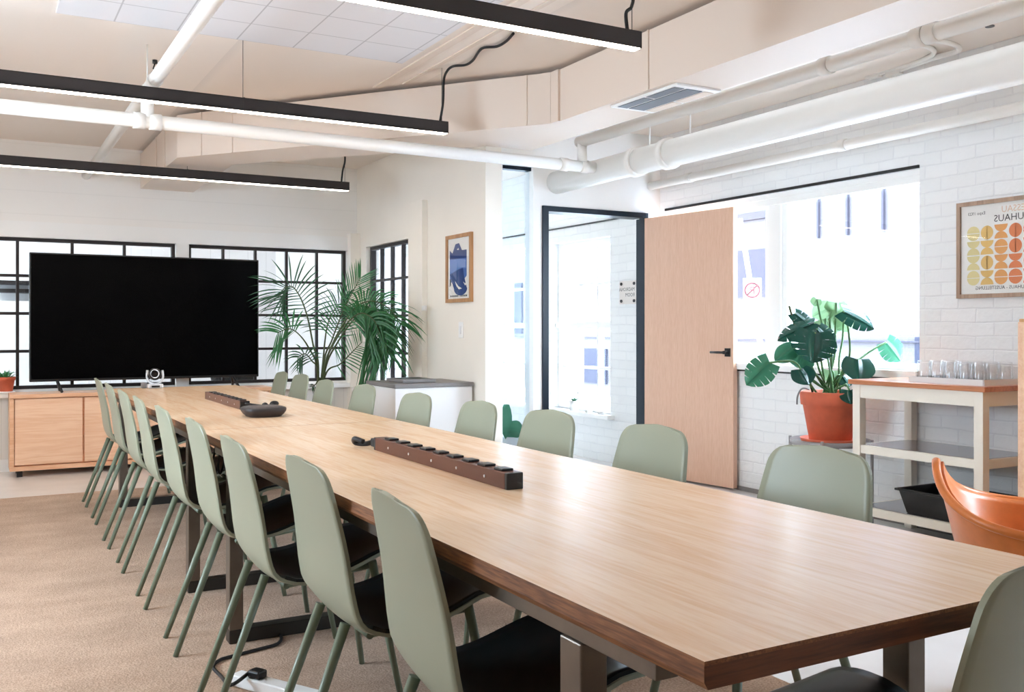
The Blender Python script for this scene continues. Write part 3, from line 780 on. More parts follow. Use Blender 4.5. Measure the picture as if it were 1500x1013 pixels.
for x in (CX0 + .05, CX1 - .09):
    for y in (CY0 + .03, CY1 - .07): MB().box((x, y, 0), (x + .04, y + .04, .05)).build('foot', M['blackp'], t)
t = thing('television', 'large black television standing on the oak sideboard', 'television', (1.28, 8.5, CZ))
TVX0, TVX1, TVZ0, TVZ1 = .372, 2.187, .732, 1.762
MB().box((TVX0, 8.475, TVZ0), (TVX1, 8.52, TVZ1), .006).build('panel', M['blackp'], t)
MB().box((TVX0 + .012, 8.4735, TVZ0 + .02), (TVX1 - .012, 8.476, TVZ1 - .012)).build('screen', M['screen'], t)
for x in (.60, 1.99):
    mb = MB(); mb.tube([(x - .03, 8.50, TVZ0 + .02), (x, 8.38, CZ + .008)], .011, 8); mb.tube([(x - .03, 8.50, TVZ0 + .02), (x, 8.61, CZ + .008)], .011, 8)
    mb.build('leg', M['black'], t)

# potted plants on the left sill
def blade(mb, p, d, L, w, droop=.3, seg=5, side=None):
    """a pointed leaf blade, folded along its midrib"""
    d = Vector(d).normalized(); s = side if side is not None else d.cross(Vector((0, 0, 1)))
    if s.length < .05: s = Vector((1, 0, 0))
    s = Vector(s).normalized(); up = s.cross(d).normalized(); rows = []
    for i in range(seg + 1):
        f = i / seg; c = Vector(p) + d * (L * f) + Vector((0, 0, -droop * L * f * f))
        ww = w * (math.sin(PI * min(1, f * .86 + .12)) ** .8) if i < seg else .0004
        rows.append((mb.bm.verts.new(c - s * ww / 2 + up * ww * .12), mb.bm.verts.new(c), mb.bm.verts.new(c + s * ww / 2 + up * ww * .12)))
    fs = []
    for a, b_ in zip(rows, rows[1:]):
        for k in range(2): fs.append(mb.bm.faces.new((a[k], a[k + 1], b_[k + 1], b_[k])))
    mb._fin(fs, True)
pp = at_y(8, 565, YB - .05); pp = Vector((pp.x, YB - .055, .64))
t = thing('potted_succulent', 'small terracotta pot of spiky succulent on the sill left of the television', 'potted plant', pp)
MB().lathe([(.05, .012), (.052, .014), (.066, .10), (.072, .10), (.074, .128), (.066, .128), (.062, .11)], pp, 28).build('pot', M['terra'], t)
MB().lathe([(.07, 0), (.075, .012), (.06, .012)], pp, 28).build('saucer', M['white'], t)
mb = MB()
for k in range(26):
    a = k * 2.4; el = .3 + .9 * (k / 26)
    blade(mb, pp + Vector((.02 * math.cos(a), .02 * math.sin(a), .11)), (math.cos(a) * math.cos(el), math.sin(a) * math.cos(el) - .15, math.sin(el)), .09, .016, .1)
mb.build('foliage', M['palm'], t)
pp = at_y(-6, 560, YB - .02); pp = Vector((pp.x - .02, YB + .26, .64))
t = thing('potted_plant', 'dark leafy plant beyond the glass behind the small succulent', 'potted plant', (pp.x, pp.y, 0))
MB().lathe([(.10, 0), (.13, .60), (.12, .60)], (pp.x, pp.y, 0), 24).build('pot', M['white'], t)
mb = MB()
for k in range(7):
    a = k * 1.1 + .4; blade(mb, (pp.x, pp.y, .60), (math.cos(a) * .5, math.sin(a) * .3, 1), .42, .11, .45)
mb.build('foliage', M['palmdark'], t)

# things in the next room, seen through the glass
t = thing('office_chair', 'dark desk chair in the next room, behind the palm', 'chair', at_y(385, 560, 9.7) * Vector((1, 1, 0)) if False else Vector((2.25, 9.7, 0)))
MB().box((2.02, 9.62, .62), (2.46, 9.72, 1.02), .05, 3).build('backrest', M['blackp'], t)
MB().box((2.02, 9.55, .46), (2.46, 9.98, .54), .03, 3).build('seat', M['blackp'], t)
mb = MB(); mb.cyl((2.24, 9.77, .06), (2.24, 9.77, .48), .025, 12)
for k in range(5):
    a = k * 2 * PI / 5; mb.tube([(2.24, 9.77, .09), (2.24 + .27 * math.cos(a), 9.77 + .27 * math.sin(a), .03)], .02, 8)
mb.build('base', M['dsteel'], t)
t = thing('shelf', 'white shelf with two dark boards in the next room, left of the television', 'shelf', (.42, 10.4, 0))
MB().box((.15, 10.3, 0), (.80, 10.6, 1.42), .003).build('body', M['white'], t)
for z in (1.50, 1.58): MB().box((.15, 10.28, z), (.80, 10.6, z + .035)).build('board', M['black'], t)
MB().box((.15, 10.5, 1.42), (.80, 10.6, 1.62)).build('back_panel', M['white'], t)
for k, (x, z) in enumerate(((.03, 2.05), (.34, 2.25), (2.7, 2.2))):  # glowing globes added to light the next room
    t = thing('globe_light', ('added glowing globe in the next room, ' + ('leftmost of three', 'just above the television corner', 'above the palm')[k]), 'light', (x, 10.0, z))
    MB().sphere((x, 10.0, z), .09).build('globe', emit('globe_%d' % k, (1, .93, .85), 9), t)
    MB().cyl((x, 10.0, z + .085), (x, 10.0, ZC), .004, 6).build('cord', M['rubber'], t)
pp = Vector((2.62, 9.25, 0))
t = thing('potted_plant', 'broad-leaved green plant beyond the glass, behind the palm', 'potted plant', pp)
MB().lathe([(.12, 0), (.15, .45), (.13, .45)], pp, 24).build('pot', M['blueblk'], t)
mb = MB()
for k in range(11):
    a = k * 2.4; blade(mb, pp + Vector((0, 0, .44)), (math.cos(a) * .8, math.sin(a) * .4, .8), .40, .13, .55)
mb.build('foliage', M['mon_mid'], t)

# ================================================================== PALM
base = Vector((2.37, 7.41, 0))
t = thing('potted_palm', 'tall feathery palm behind the far right chairs, in the corner by the windows', 'palm', base)
MB().lathe([(.13, 0), (.14, .01), (.18, .34), (.185, .36), (.165, .36), (.16, .33)], base, 32).build('pot', M['basket'], t)
MB().lathe([(.162, .325), (.05, .335)], base, 24).build('soil', M['soil'], t)
RT = Vector((C, -S, 0)); FW = Vector((S, C, 0))
D0 = base.x * S + base.y * C
def pw(px, py, dd=0): return at_D(px, py, D0 + dd)
def frond(pts, la, lb, w=.013, mat='palm', start=.35, n=26, droop=.45, sp=.75, twist=0):
    """pts: rachis way points; la/lb: leaflet length at the middle on either side"""
    K = spline([base + Vector((0, 0, .33))] + pts, 10); N = len(K)
    mb = MB()
    mb.tube(K, .01, 6, radii=[.008 * (1 - .8 * i / (N - 1)) + .001 for i in range(N)])
    mb.mi = 1
    for i in range(n):
        f = start + (1 - start) * (i / (n - 1)); x = f * (N - 1); i0 = min(int(x), N - 2); q = K[i0].lerp(K[i0 + 1], x - i0)
        tg = (K[i0 + 1] - K[max(i0 - 1, 0)]).normalized()
        sd = tg.cross(FW).normalized()
        if twist: sd = (Matrix.Rotation(twist, 4, tg) @ sd).normalized()
        g = (f - start) / (1 - start); prof = .55 + .45 * math.sin(PI * min(1, g * .75 + .2))
        fwd = sp * (.35 + .75 * g)
        for sgn, LL in ((1, la), (-1, lb)):
            dd = (sd * sgn + tg * fwd + FW * random.uniform(-.35, .2)).normalized()
            blade(mb, q, dd, LL * prof * random.uniform(.88, 1.1), w, droop * random.uniform(.7, 1.3), 5, side=(dd.cross(FW) if random.random() < .6 else dd.cross(Vector((.3, .2, 1)))))
    mb.build('frond', [M['palmstem'], M[mat]], t)
def X(cx, cy, dd=0): return pw(370 + .2468 * cx, 360 + .2468 * cy, dd)
frond([X(390, 720), X(360, 590), X(330, 440), X(290, 320), X(240, 245), X(190, 250), X(150, 300)], .34, .36, .012, 'palmdark', .40, 24, .25)
frond([X(385, 740, -.05), X(330, 600, -.12), X(270, 520, -.2), X(215, 492, -.25), X(150, 515, -.3)], .26, .26, .014, 'palm', .66, 11, .35, .9)
frond([X(390, 760, -.08), X(350, 680, -.15), X(310, 640, -.22), X(270, 660, -.26)], .16, .17, .012, 'palmdark', .5, 10, .5)
frond([X(420, 700, .1), X(470, 560, .15), X(520, 430, .2), X(580, 300, .22), X(640, 190, .2)], .26, .26, .011, 'palm', .42, 24, .05, 1.6)
frond([X(430, 720, -.02), X(480, 570, -.05), X(560, 430, -.05), X(640, 345, -.06), X(730, 330, -.08), X(820, 380, -.08), X(880, 470, -.08)], .30, .34, .016, 'palm', .46, 34, .75)
frond([X(425, 730, -.06), X(470, 600, -.06), X(560, 460, -.09), X(640, 400, -.1), X(710, 430, -.12), X(760, 520, -.12), X(790, 630, -.12)], .30, .36, .017, 'palm', .46, 36, .8)
frond([X(430, 735, -.0), X(500, 580, .05), X(590, 450, .1), X(690, 370, .12), X(780, 400, .15), X(840, 520, .10)], .26, .34, .015, 'palmdark', .5, 28, .8)
frond([X(430, 770), X(520, 700, .05), X(600, 620, .05), X(650, 570, .05)], .20, .16, .010, 'palm', .45, 16, .1)
frond([X(400, 800), X(375, 820), X(355, 835)], .05, .05, .008, 'palmdark', .8, 4, .3)
frond([X(415, 720, .12), X(430, 560, .2), X(450, 450, .28), X(500, 360, .3), X(560, 330, .3)], .26, .26, .011, 'palmdark', .5, 20, .3)

# ================================================================== PICTURE WALL
t = thing('recycling_station', 'white bin cabinet with a slotted grey lid, against the picture wall', 'bin cabinet', (2.88, 6.5, 0))
bx0, bx1, by0, by1 = 2.57, 3.175, 6.25, 6.80
MB().box((bx0, by0, 0), (bx1, by1, .735), .004).build('cabinet', M['whitelam'], t)
mb = MB(); mb.box((bx0 - .01, by0 - .012, .735), (bx1 + .01, by1 + .01, .765), .006)
mb.build('lid', M['greytop'], t)
mb = MB(); mb.box((bx0 + .10, by0 + .1, .765), (bx0 + .36, by0 + .42, .79), .006); mb.build('slot_rim', M['greytop'], t)
mb = MB(); mb.box((bx0 + .13, by0 + .14, .788), (bx0 + .33, by0 + .38, .7915)); mb.build('opening', M['blackp'], t)

yL = at_x(653, 345, XS - .02).y; yR = at_x(690, 340, XS - .02).y; z1 = at_x(690, 339, XS - .02).z; z0 = at_x(690, 441.5, XS - .02).z
t = thing('framed_print', 'narrow oak framed blue print on the cream wall', 'picture', (XS, (yL + yR) / 2, z0), )
mb = MB(); fw = .028
mb.box((XS - .024, yR, z0), (XS - .001, yR + fw, z1)); mb.box((XS - .024, yL - fw, z0), (XS - .001, yL, z1)); mb.box((XS - .024, yR + fw, z0), (XS - .001, yL - fw, z0 + fw)); mb.box((XS - .024, yR + fw, z1 - fw), (XS - .001, yL - fw, z1))
mb.build('frame', M['frameoak'], t)
blues = [plain('print_navy', (28, 62, 128), .6), plain('print_blue', (74, 112, 184), .6), plain('print_ink', (52, 60, 74), .6)]
mb = MB(); px_ = XS - .012
mb.poly([(px_, yR + fw, z0 + fw), (px_, yR + fw, z1 - fw), (px_, yL - fw, z1 - fw), (px_, yL - fw, z0 + fw)])
HH = z1 - z0; WW = yL - yR
def ppoly(uv, mi, off):   # u from left (0) to right (1), v from top
    mb.mi = mi; mb.poly([(px_ - off, yL - u * WW, z1 - v * HH) for u, v in uv])
def arc(cu, cv, ru, rv, a0, a1, n=14): return [(cu + ru * math.cos(a0 + (a1 - a0) * k / n), cv + rv * math.sin(a0 + (a1 - a0) * k / n)) for k in range(n + 1)]
ppoly([(.13, .22), (.24, .27), (.36, .14), (.50, .13), (.62, .24), (.80, .24), (.80, .36), (.13, .36)], 1, .0006)
ppoly([(.13, .36), (.80, .36), (.80, .62), (.62, .70), (.30, .72), (.13, .68)], 2, .0006)
ppoly([(.13, .58), (.45, .52), (.66, .50), (.70, .62), (.80, .78)] + arc(.56, .80, .26, .10, 0, PI) + [(.24, .72)], 1, .0010)
ppoly([(.34, .68), (.48, .76), (.62, .80), (.50, .81), (.40, .76)], 0, .0014)
ppoly([(.66, .70), (.74, .73), (.80, .71), (.80, .74), (.74, .76)], 0, .0014)
ppoly([(.42, .225), (.48, .20), (.50, .23)], 0, .0014)
ppoly([(.13, .64), (.2, .66), (.18, .74), (.13, .77)], 3, .0012)
mb.mi = 3
me = text_mesh('ENDLESS TIDE', .028)
# the caption is a thin illegible line in the photograph: kept as short broken strokes
u = .15
while u < .8:
    wv = random.uniform(.02, .05)
    if abs(u - .46) > .03: ppoly([(u, .892), (u + wv, .892), (u + wv, .918), (u, .918)], 3, .0006)
    u += wv + .015
bpy.data.meshes.remove(me)
mb.build('print', [M['paper']] + blues, t)
MB().box((XS - .018, yR + fw, z0 + fw), (XS - .016, yL - fw, z1 - fw)).build('glazing', M['poster_glass'], t)

p = at_x(676, 483, XS)
t = thing('light_switch', 'white light switch below the blue print', 'switch', p)
MB().box(p + Vector((-.008, -.037, -.06)), p + Vector((0, .037, .06)), .003).build('plate', M['white'], t)
MB().box(p + Vector((-.013, -.014, -.03)), p + Vector((-.006, .014, .03)), .002).build('rocker', M['whitelam'], t)
p = at_x(623, 451, XS - .05)
tag(MB().box(p + Vector((-.02, -.03, -.02)), p + Vector((0, .03, .02)), .003).build('wall_sensor', M['white']), 'tiny white sensor box on the pilaster beside the palm', 'sensor')

# ================================================================== WINDOW WALL FURNITURE
# side table
pc = Vector((4.45, 4.045, 0))
t = thing('side_table', 'round grey metal tray table under the big terracotta pot', 'side table', pc)
MB().lathe([(.225, .468), (.232, .468), (.232, .498), (.226, .498), (.225, .478), (.02, .478)], pc, 48).build('tray', M['greymetal'], t)
for k in range(4):
    a = .55 + k * PI / 2; q = pc + Vector((.236 * math.cos(a), .236 * math.sin(a), 0))
    MB().cyl(q, q + Vector((0, 0, .505)), .009, 10).build('leg', M['greymetal'], t)
mb = MB(); mb.tube([pc + Vector((.236 * math.cos(a), .236 * math.sin(a), .16)) for a in [k * 2 * PI / 32 for k in range(33)]], .006, 8); mb.build('ring', M['greymetal'], t)
zs = .479
tag(MB().lathe([(.13, zs), (.165, zs), (.175, zs + .026), (.168, zs + .026), (.155, zs + .012), (.02, zs + .012)], pc, 40).build('saucer', M['terra']), 'terracotta saucer under the big plant pot', 'saucer')
zp = zs + .0125
t = thing('potted_monstera', 'monstera with glossy split leaves in a big terracotta pot by the window', 'potted plant', pc + Vector((0, 0, zp)))
MB().lathe([(.118, zp), (.122, zp + .004), (.158, zp + .21), (.170, zp + .212), (.177, zp + .29), (.162, zp + .29), (.152, zp + .22), (.150, zp + .2)], pc, 44).build('pot', M['terra'], t)
MB().lathe([(.16, zp + .262), (.03, zp + .27)], pc, 30).build('soil', M['soil'], t)
DM = pc.x * S + pc.y * C
def mp_(cx, cy, dd=0): return at_D(1080 + .2567 * cx, 420 + .2567 * cy, DM + dd)
def monstera_leaf(b, tip, wid, mat, nrm_up=.35, via=None, dd_base=0, slit=True, cup=.12, root=None):
    """b: leaf joint, tip: leaf tip (world), wid: width"""
    ax = tip - b; Lf = ax.length; ax.normalize()
    view = Vector((-S, -C, nrm_up)).normalized()
    nn = (view - ax * view.dot(ax)).normalized(); sd = ax.cross(nn).normalized()
    mb = MB(); mb.mi = 1
    nl = 5
    def hw(f): return wid / 2 * (math.sin(PI * min(1, (f * .80 + .20))) ** .75) * (1.0 if f < .98 else .2)
    def P_(f, q, sg):
        w_ = hw(f) * q
        back = -.16 * Lf * q * max(0, 1 - f / .35)      # heart-shaped lobes
        fwd = .10 * Lf * q * f
        return b + ax * (Lf * f + back + fwd * (1 - f)) + sd * (sg * w_) + nn * (-cup * Lf * (q * q * .5 + f * f))
    for sg in (1, -1):
        for k in range(nl):
            f0, f1 = k / nl, (k + 1) / nl
            gap = .09 * (f1 - f0) if slit and 0 < k else 0
            g2 = .09 * (f1 - f0) if slit and k < nl - 1 else 0
            qs = [0, .35, .62, .85, 1.0]; rows = []
            for qi, q in enumerate(qs):
                e0 = gap * max(0, (q - .5) / .5); e1 = g2 * max(0, (q - .5) / .5)
                a0, a1 = f0 + e0, f1 - e1
                rows.append([mb.bm.verts.new(P_(a0 + (a1 - a0) * j / 2, q, sg)) for j in range(3)])
            fs = []
            for r0, r1 in zip(rows, rows[1:]):
                for j in range(2): fs.append(mb.bm.faces.new((r0[j], r0[j + 1], r1[j + 1], r1[j])))
            mb._fin(fs, True)
    bmesh.ops.remove_doubles(mb.bm, verts=mb.bm.verts[:], dist=1e-4)
    o = None
    mb.mi = 0
    r0 = root if root is not None else pc + Vector((random.uniform(-.06, .06), random.uniform(-.06, .06), zp + .26))
    path = [r0] + (via or [r0.lerp(b, .55) + Vector((0, 0, .05))]) + [b]
    mb.tube(spline(path, 8), .006, 8)
    mb.build('leaf', [M['petiole'], M[mat]], t)
mk = monstera_leaf
mk(mp_(185, 432, -.12), mp_(58, 552, -.16), .17, 'mon_mid', via=[mp_(380, 500, -.03), mp_(320, 425, -.08)], slit=True)
mk(mp_(440, 205, -.05), mp_(238, 280, -.12), .13, 'mon_dark', .9, via=[mp_(410, 420), mp_(430, 300)])
mk(mp_(330, 150, 0), mp_(450, 245, -.05), .11, 'mon_dark', .6, via=[mp_(400, 430, .02), mp_(340, 260, .03)])
mk(mp_(445, 262, -.12), mp_(435, 425, -.18), .27, 'mon_dark', .5, via=[mp_(460, 450, -.05), mp_(450, 330, -.06)])
mk(mp_(455, 240, -.08), mp_(545, 350, -.14), .17, 'mon_dark', .7, via=[mp_(480, 430), mp_(460, 320)])
mk(mp_(505, 180, .10), mp_(560, 290, .12), .24, 'mon_light', .2, via=[mp_(520, 430, .05), mp_(500, 300, .08)])
mk(mp_(525, 115, .12), mp_(430, 165, .12), .13, 'mon_light', .5, via=[mp_(540, 430, .05), mp_(530, 250, .1)], slit=False)
mk(mp_(565, 90, .12), mp_(570, 150, .1), .15, 'mon_light', .3, via=[mp_(550, 420, .06), mp_(560, 250, .1)], slit=False)
mk(mp_(610, 150, .10), mp_(640, 260, .12), .16, 'mon_light', .3, via=[mp_(580, 430, .06), mp_(600, 300, .1)])
mk(mp_(605, 138, .02), mp_(790, 222, -.04), .17, 'mon_dark', .9, via=[mp_(632, 430), mp_(636, 260)])
mk(mp_(690, 415, -.08), mp_(700, 528, -.16), .20, 'mon_dark', .5, via=[mp_(600, 480), mp_(640, 420, -.04)], slit=False)
mk(mp_(850, 315, .08), mp_(940, 420, .06), .16, 'mon_mid', .3, via=[mp_(620, 480), mp_(740, 380, .05)])
mk(mp_(320, 345, 0), mp_(222, 415, -.05), .12, 'mon_mid', .5, via=[mp_(400, 500), mp_(370, 400)], slit=False)
mk(mp_(360, 470, -.06), mp_(410, 550, -.12), .15, 'mon_dark', .5, via=[mp_(400, 540), mp_(370, 500)], slit=False)
mk(mp_(370, 390, -.02), mp_(345, 460, -.03), .17, 'mon_mid', .4, via=[mp_(410, 520), mp_(400, 430)], slit=False)
mk(mp_(640, 590, -.17), mp_(655, 665, -.20), .125, 'mon_dark', .2, via=[mp_(610, 560, -.08), mp_(625, 560, -.14)], slit=False)
mk(mp_(540, 480, .10), mp_(540, 545, .08), .14, 'mon_light', .3, slit=False)
mk(mp_(600, 510, .02), mp_(640, 560, -.05), .10, 'mon_dark', .6, slit=False)
mk(mp_(455, 70, .1), mp_(440, 110, .1), .07, 'mon_light', .3, via=[mp_(530, 400, .1), mp_(480, 200, .1)], slit=False)
MB().cyl(mp_(430, 600, .02), mp_(296, 108, .0), .007, 8).build('stake', M['palmstem'], t)
MB().tube(spline([mp_(410, 585, -.15), mp_(370, 580, -.19), mp_(345, 620, -.2), mp_(340, 670, -.2)], 6), .005, 8, radii=None).build('aerial_root', M['greytop'], t)

# cart
KX0, KX1, KY0, KY1, KZ = 4.285, 4.765, 2.94, 3.735, .872
t = thing('kitchen_cart', 'white painted cart with an oak top and two steel shelves', 'cart', ((KX0 + KX1) / 2, (KY0 + KY1) / 2, 0))
MB().box((KX0 - .015, KY0 - .02, KZ - .026), (KX1, KY1 + .02, KZ), .003).build('countertop', M['carttop'], t)
mb = MB(); mb.box((KX0 + .005, KY0 + .045, KZ - .10), (KX0 + .03, KY1 - .045, KZ - .026)); mb.box((KX1 - .03, KY0 + .045, KZ - .10), (KX1 - .005, KY1 - .045, KZ - .026))
mb.box((KX0 + .045, KY0 + .005, KZ - .10), (KX1 - .045, KY0 + .03, KZ - .026)); mb.box((KX0 + .045, KY1 - .03, KZ - .10), (KX1 - .045, KY1 - .005, KZ - .026)); mb.build('apron', M['cartwhite'], t)
for x in (KX0, KX1 - .05):
    for y in (KY0, KY1 - .05): MB().box((x, y, 0), (x + .05, y + .05, KZ - .026), .002).build('leg', M['cartwhite'], t)
for z in (.17, .51):
    mb = MB(); mb.box((KX0 + .008, KY0 + .05, z - .045), (KX0 + .03, KY1 - .05, z)); mb.box((KX1 - .03, KY0 + .05, z - .045), (KX1 - .008, KY1 - .05, z))
    mb.box((KX0 + .05, KY0 + .008, z - .045), (KX1 - .05, KY0 + .03, z)); mb.box((KX0 + .05, KY1 - .03, z - .045), (KX1 - .05, KY1 - .008, z))
    fr = mb.build('shelf_frame', M['cartwhite'], t)
    MB().box((KX0 + .03, KY0 + .03, z - .012), (KX1 - .03, KY1 - .03, z + .002)).build('steel_shelf', M['stainless'], fr)
# black tub on the bottom shelf
tub = Vector((4.47, 3.22, .173))
t = thing('black_tub', 'black plastic tub on the cart bottom shelf', 'tub', tub)
def frustum(mb, c, a0, b0, a1, b1, z0, z1, th):
    o = [[(c.x + sx * a, c.y + sy * b_, z) for sx, sy in ((-1, -1), (1, -1), (1, 1), (-1, 1))] for a, b_, z in ((a0, b0, z0), (a1, b1, z1), (a1 - th, b1 - th, z1), (a0 - th, b0 - th, z0 + th))]
    V = [[mb.bm.verts.new(p) for p in r] for r in o]; fs = [mb.bm.faces.new(V[0][::-1]), mb.bm.faces.new(V[3])]
    for r0, r1 in zip(V, V[1:]):
        for k in range(4): fs.append(mb.bm.faces.new((r0[k], r0[(k + 1) % 4], r1[(k + 1) % 4], r1[k])))
    mb._fin(fs); return mb
frustum(MB(), tub, .13, .20, .16, .23, .173, .30, .006).build('basin', M['blackp'], t)
mb = MB()
for (a, b_) in (((-.175, -.245), (.175, -.225)), ((-.175, .225), (.175, .245)), ((-.175, -.225), (-.155, .225)), ((.155, -.225), (.175, .225))):
    mb.box((tub.x + a[0], tub.y + a[1], .292), (tub.x + b_[0], tub.y + b_[1], .304), .003)
mb.build('rim', M['blackp'], t)
# white tray and tumblers
tr = Vector((4.50, 3.19, KZ))
t = thing('serving_tray', 'white tray of upturned tumblers on the cart', 'tray', tr)
mb = MB(); hx, hy = .16, .215
mb.box((tr.x - hx, tr.y - hy, KZ), (tr.x + hx, tr.y + hy, KZ + .008)); mb.box((tr.x - hx - .004, tr.y - hy, KZ), (tr.x - hx, tr.y + hy, KZ + .03)); mb.box((tr.x + hx, tr.y - hy, KZ), (tr.x + hx + .004, tr.y + hy, KZ + .03))
mb.box((tr.x - hx, tr.y - hy - .004, KZ), (tr.x + hx, tr.y - hy, KZ + .03)); mb.box((tr.x - hx, tr.y + hy, KZ), (tr.x + hx, tr.y + hy + .004, KZ + .03))
mb.build('tray_body', M['signwhite'], t)
g0 = None; rowname = ['front row', 'middle row', 'back row']; onam = ['first', 'second', 'third', 'fourth', 'fifth']
for i in range(3):
    for j in range(5):
        loc = Vector((tr.x - .105 + .095 * i, tr.y + .165 - .083 * j, KZ + .0085))
        lab = 'clear upturned tumbler on the white tray, ' + onam[j] + ' from the plant in the ' + rowname[i]
        if g0 is None:
            mb = MB(); mb.lathe([(.036, 0), (.0375, .0), (.0375, .02), (.034, .10), (.031, .105), (.0005, .105)], (0, 0, 0), 28)
            mb.lathe([(.0355, 0.001), (.032, .094), (.0005, .094)], (0, 0, 0), 28)
            g0 = mb.build('tumbler', M['tumbler']); tag(g0, lab, 'glass', 'upturned tumblers on the white tray'); g0.location = loc
        else:
            g = g0.copy(); COL.objects.link(g); g.location = loc; g['label'] = lab
# oak cabinet at the right edge
t = thing('oak_cabinet', 'tall oak cabinet at the right edge of the view, beside the cart', 'cabinet', (4.40, 2.40, 0))
ox0 = 4.10; oy1 = at_x(1492.5, 470, ox0).y
mb = MB(); mb.box((ox0, oy1 - .62, .06), (4.76, oy1, 1.20), .003); mb.build('body', wood('oak_cabinet_wood', (222, 170, 118), (204, 148, 98), 'z', .45), t)
for k in range(2): MB().box((ox0 - .018, oy1 - .30 - .305 * k, .08), (ox0, oy1 - .006 - .305 * k, 1.185), .002).build('door', M['cab'], t)
MB().box((ox0 + .03, oy1 - .6, 0), (4.74, oy1 - .02, .06)).build('plinth', M['blackp'], t)

# framed poster on the brick
yl = at_x(1400, 298, XR - .03).y; zt = at_x(1400, 298, XR - .03).z; zb_ = at_x(1403, 437, XR - .03).z; yr = yl - .76
t = thing('framed_poster', 'wide oak framed geometric poster on the white brick wall', 'poster', (XR, (yl + yr) / 2, zb_))
fx = XR - .026; fw = .022
mb = MB(); mb.box((fx, yr, zb_), (XR - .001, yr + fw, zt)); mb.box((fx, yl - fw, zb_), (XR - .001, yl, zt)); mb.box((fx, yr + fw, zb_), (XR - .001, yl - fw, zb_ + fw)); mb.box((fx, yr + fw, zt - fw), (XR - .001, yl - fw, zt))
mb.build('frame', M['framegrey'], t)
mats = [M['paper']]
ramp = [(222, 208, 150), (226, 186, 110), (226, 160, 92), (224, 128, 78), (222, 104, 72), (216, 84, 66), (206, 66, 62), (196, 54, 60), (180, 46, 60)]
for i, c in enumerate(ramp): mats.append(plain('poster_tone_%d' % i, c, .6))
mats.append(plain('poster_black', (44, 42, 44), .6)); mats.append(plain('poster_peach', (222, 186, 160), .6))
mb = MB(); pxx = XR - .012
mb.poly([(pxx, yr + fw, zb_ + fw), (pxx, yr + fw, zt - fw), (pxx, yl - fw, zt - fw), (pxx, yl - fw, zb_ + fw)])
HH = zt - zb_; cell = .081; x0_ = yl - .055; ztop = zt - .135
rnd = random.Random(3)
for i in range(8):
    for j in range(4):
        cy = x0_ - cell * (i + .5); cz = ztop - cell * (j + .5) ; mb.mi = 1 + min(8, i)
        k = rnd.choice([0, 0, 1, 1, 2, 3]); rr = cell * .47
        def half(cy, cz, a0):
            pts = [(pxx - .0008, cy + rr * math.cos(a0 + PI * q / 12), cz + rr * math.sin(a0 + PI * q / 12)) for q in range(13)]
            mb.poly(pts)
        g = .0018
        if k == 0: half(cy, cz + g, 0); half(cy, cz - g, PI)
        elif k == 1: half(cy - g, cz, -PI / 2); half(cy + g, cz, PI / 2)
        elif k == 2: half(cy, cz - rr - g * .5 + .002, 0); half(cy, cz + rr, PI)
        else: half(cy + rr, cz, PI / 2) if False else half(cy - rr, cz, -PI / 2 + PI * 0) if False else (half(cy, cz - rr, 0), half(cy, cz + rr, PI))
def mirrored_text(s, size, y_left, z, mi, off=.001, x=pxx):
    """lettering seen reversed, as the photograph shows it; y_left: left end as seen from the room"""
    me = text_mesh(s, size); xs = [v.co.x for v in me.vertices]; w_ = max(xs)
    mt = Matrix(((0, 0, 1, x - off), (1, 0, 0, y_left - w_), (0, 1, 0, z), (0, 0, 0, 1)))
    mb.mi = mi; mb.mesh_in(me, mt); bpy.data.meshes.remove(me)
mirrored_text('DESSAU', .048, yl - .262, zt - .075, 11)
mirrored_text('BAUHAUS', .052, yl - .218, zt - .122, 10)
mirrored_text('Expo 1923', .024, yl - .065, zt - .075, 10)
mirrored_text('BAUHAUS - AUSSTELLUNG', .026, yl - .11, zb_ + .045, 10)
mb.build('print', mats, t)
MB().box((XR - .019, yr + fw, zb_ + fw), (XR - .017, yl - fw, zt - fw)).build('glazing', M['poster_glass'], t)

# orange leather tub chair
ac = Vector((2.99, 1.80, 0)); 
t = thing('tub_chair', 'orange leather tub chair at the right edge of the view', 'armchair', ac)
fdir = Vector((.56, -.83, 0)).normalized(); sdir = Vector((-fdir.y, fdir.x, 0))
def tubp(ang, f):
    """ang 0 = behind, +-1 = front ends of the arms; f 0 = bottom, 1 = rim"""
    a = ang * 1.95
    top = .535 + .175 * math.exp(-(abs(ang) * 3.2) ** 1.3)
    z = .40 + (top - .40) * f
    rr = .25 + .06 * f
    return ac + (-fdir * math.cos(a) * rr * (1.12 if abs(a) < PI / 2 else 1.0)) + sdir * math.sin(a) * rr * 1.08 + Vector((0, 0, z))
G = [[tubp(-1 + 2 * i / 36, j / 8) for j in range(9)] for i in range(37)]
mb = MB(); mb.shell(G, .022); bmesh.ops.recalc_face_normals(mb.bm, faces=mb.bm.faces[:]); mb.build('backrest_shell', M['leather'], t)
mb = MB(); mb.tube([tubp(-1 + 2 * i / 48, 1.0) + Vector((0, 0, .003)) for i in range(49)], .014, 12); mb.build('piping', M['leather'], t)
mb = MB(); mb.lathe([(.24, .36), (.275, .38), (.285, .42), (.27, .455), (.2, .465), (.001, .462)], ac, 40); mb.build('seat_cushion', M['leather'], t)
MB().cyl(ac + Vector((0, 0, .05)), ac + Vector((0, 0, .37)), .03, 14).build('pedestal', M['dsteel'], t)
mb = MB()
for k in range(5):
    a = k * 2 * PI / 5; mb.tube([ac + Vector((0, 0, .09)), ac + Vector((.28 * math.cos(a), .28 * math.sin(a), .022))], .018, 8)
mb.build('star_base', M['dsteel'], t)

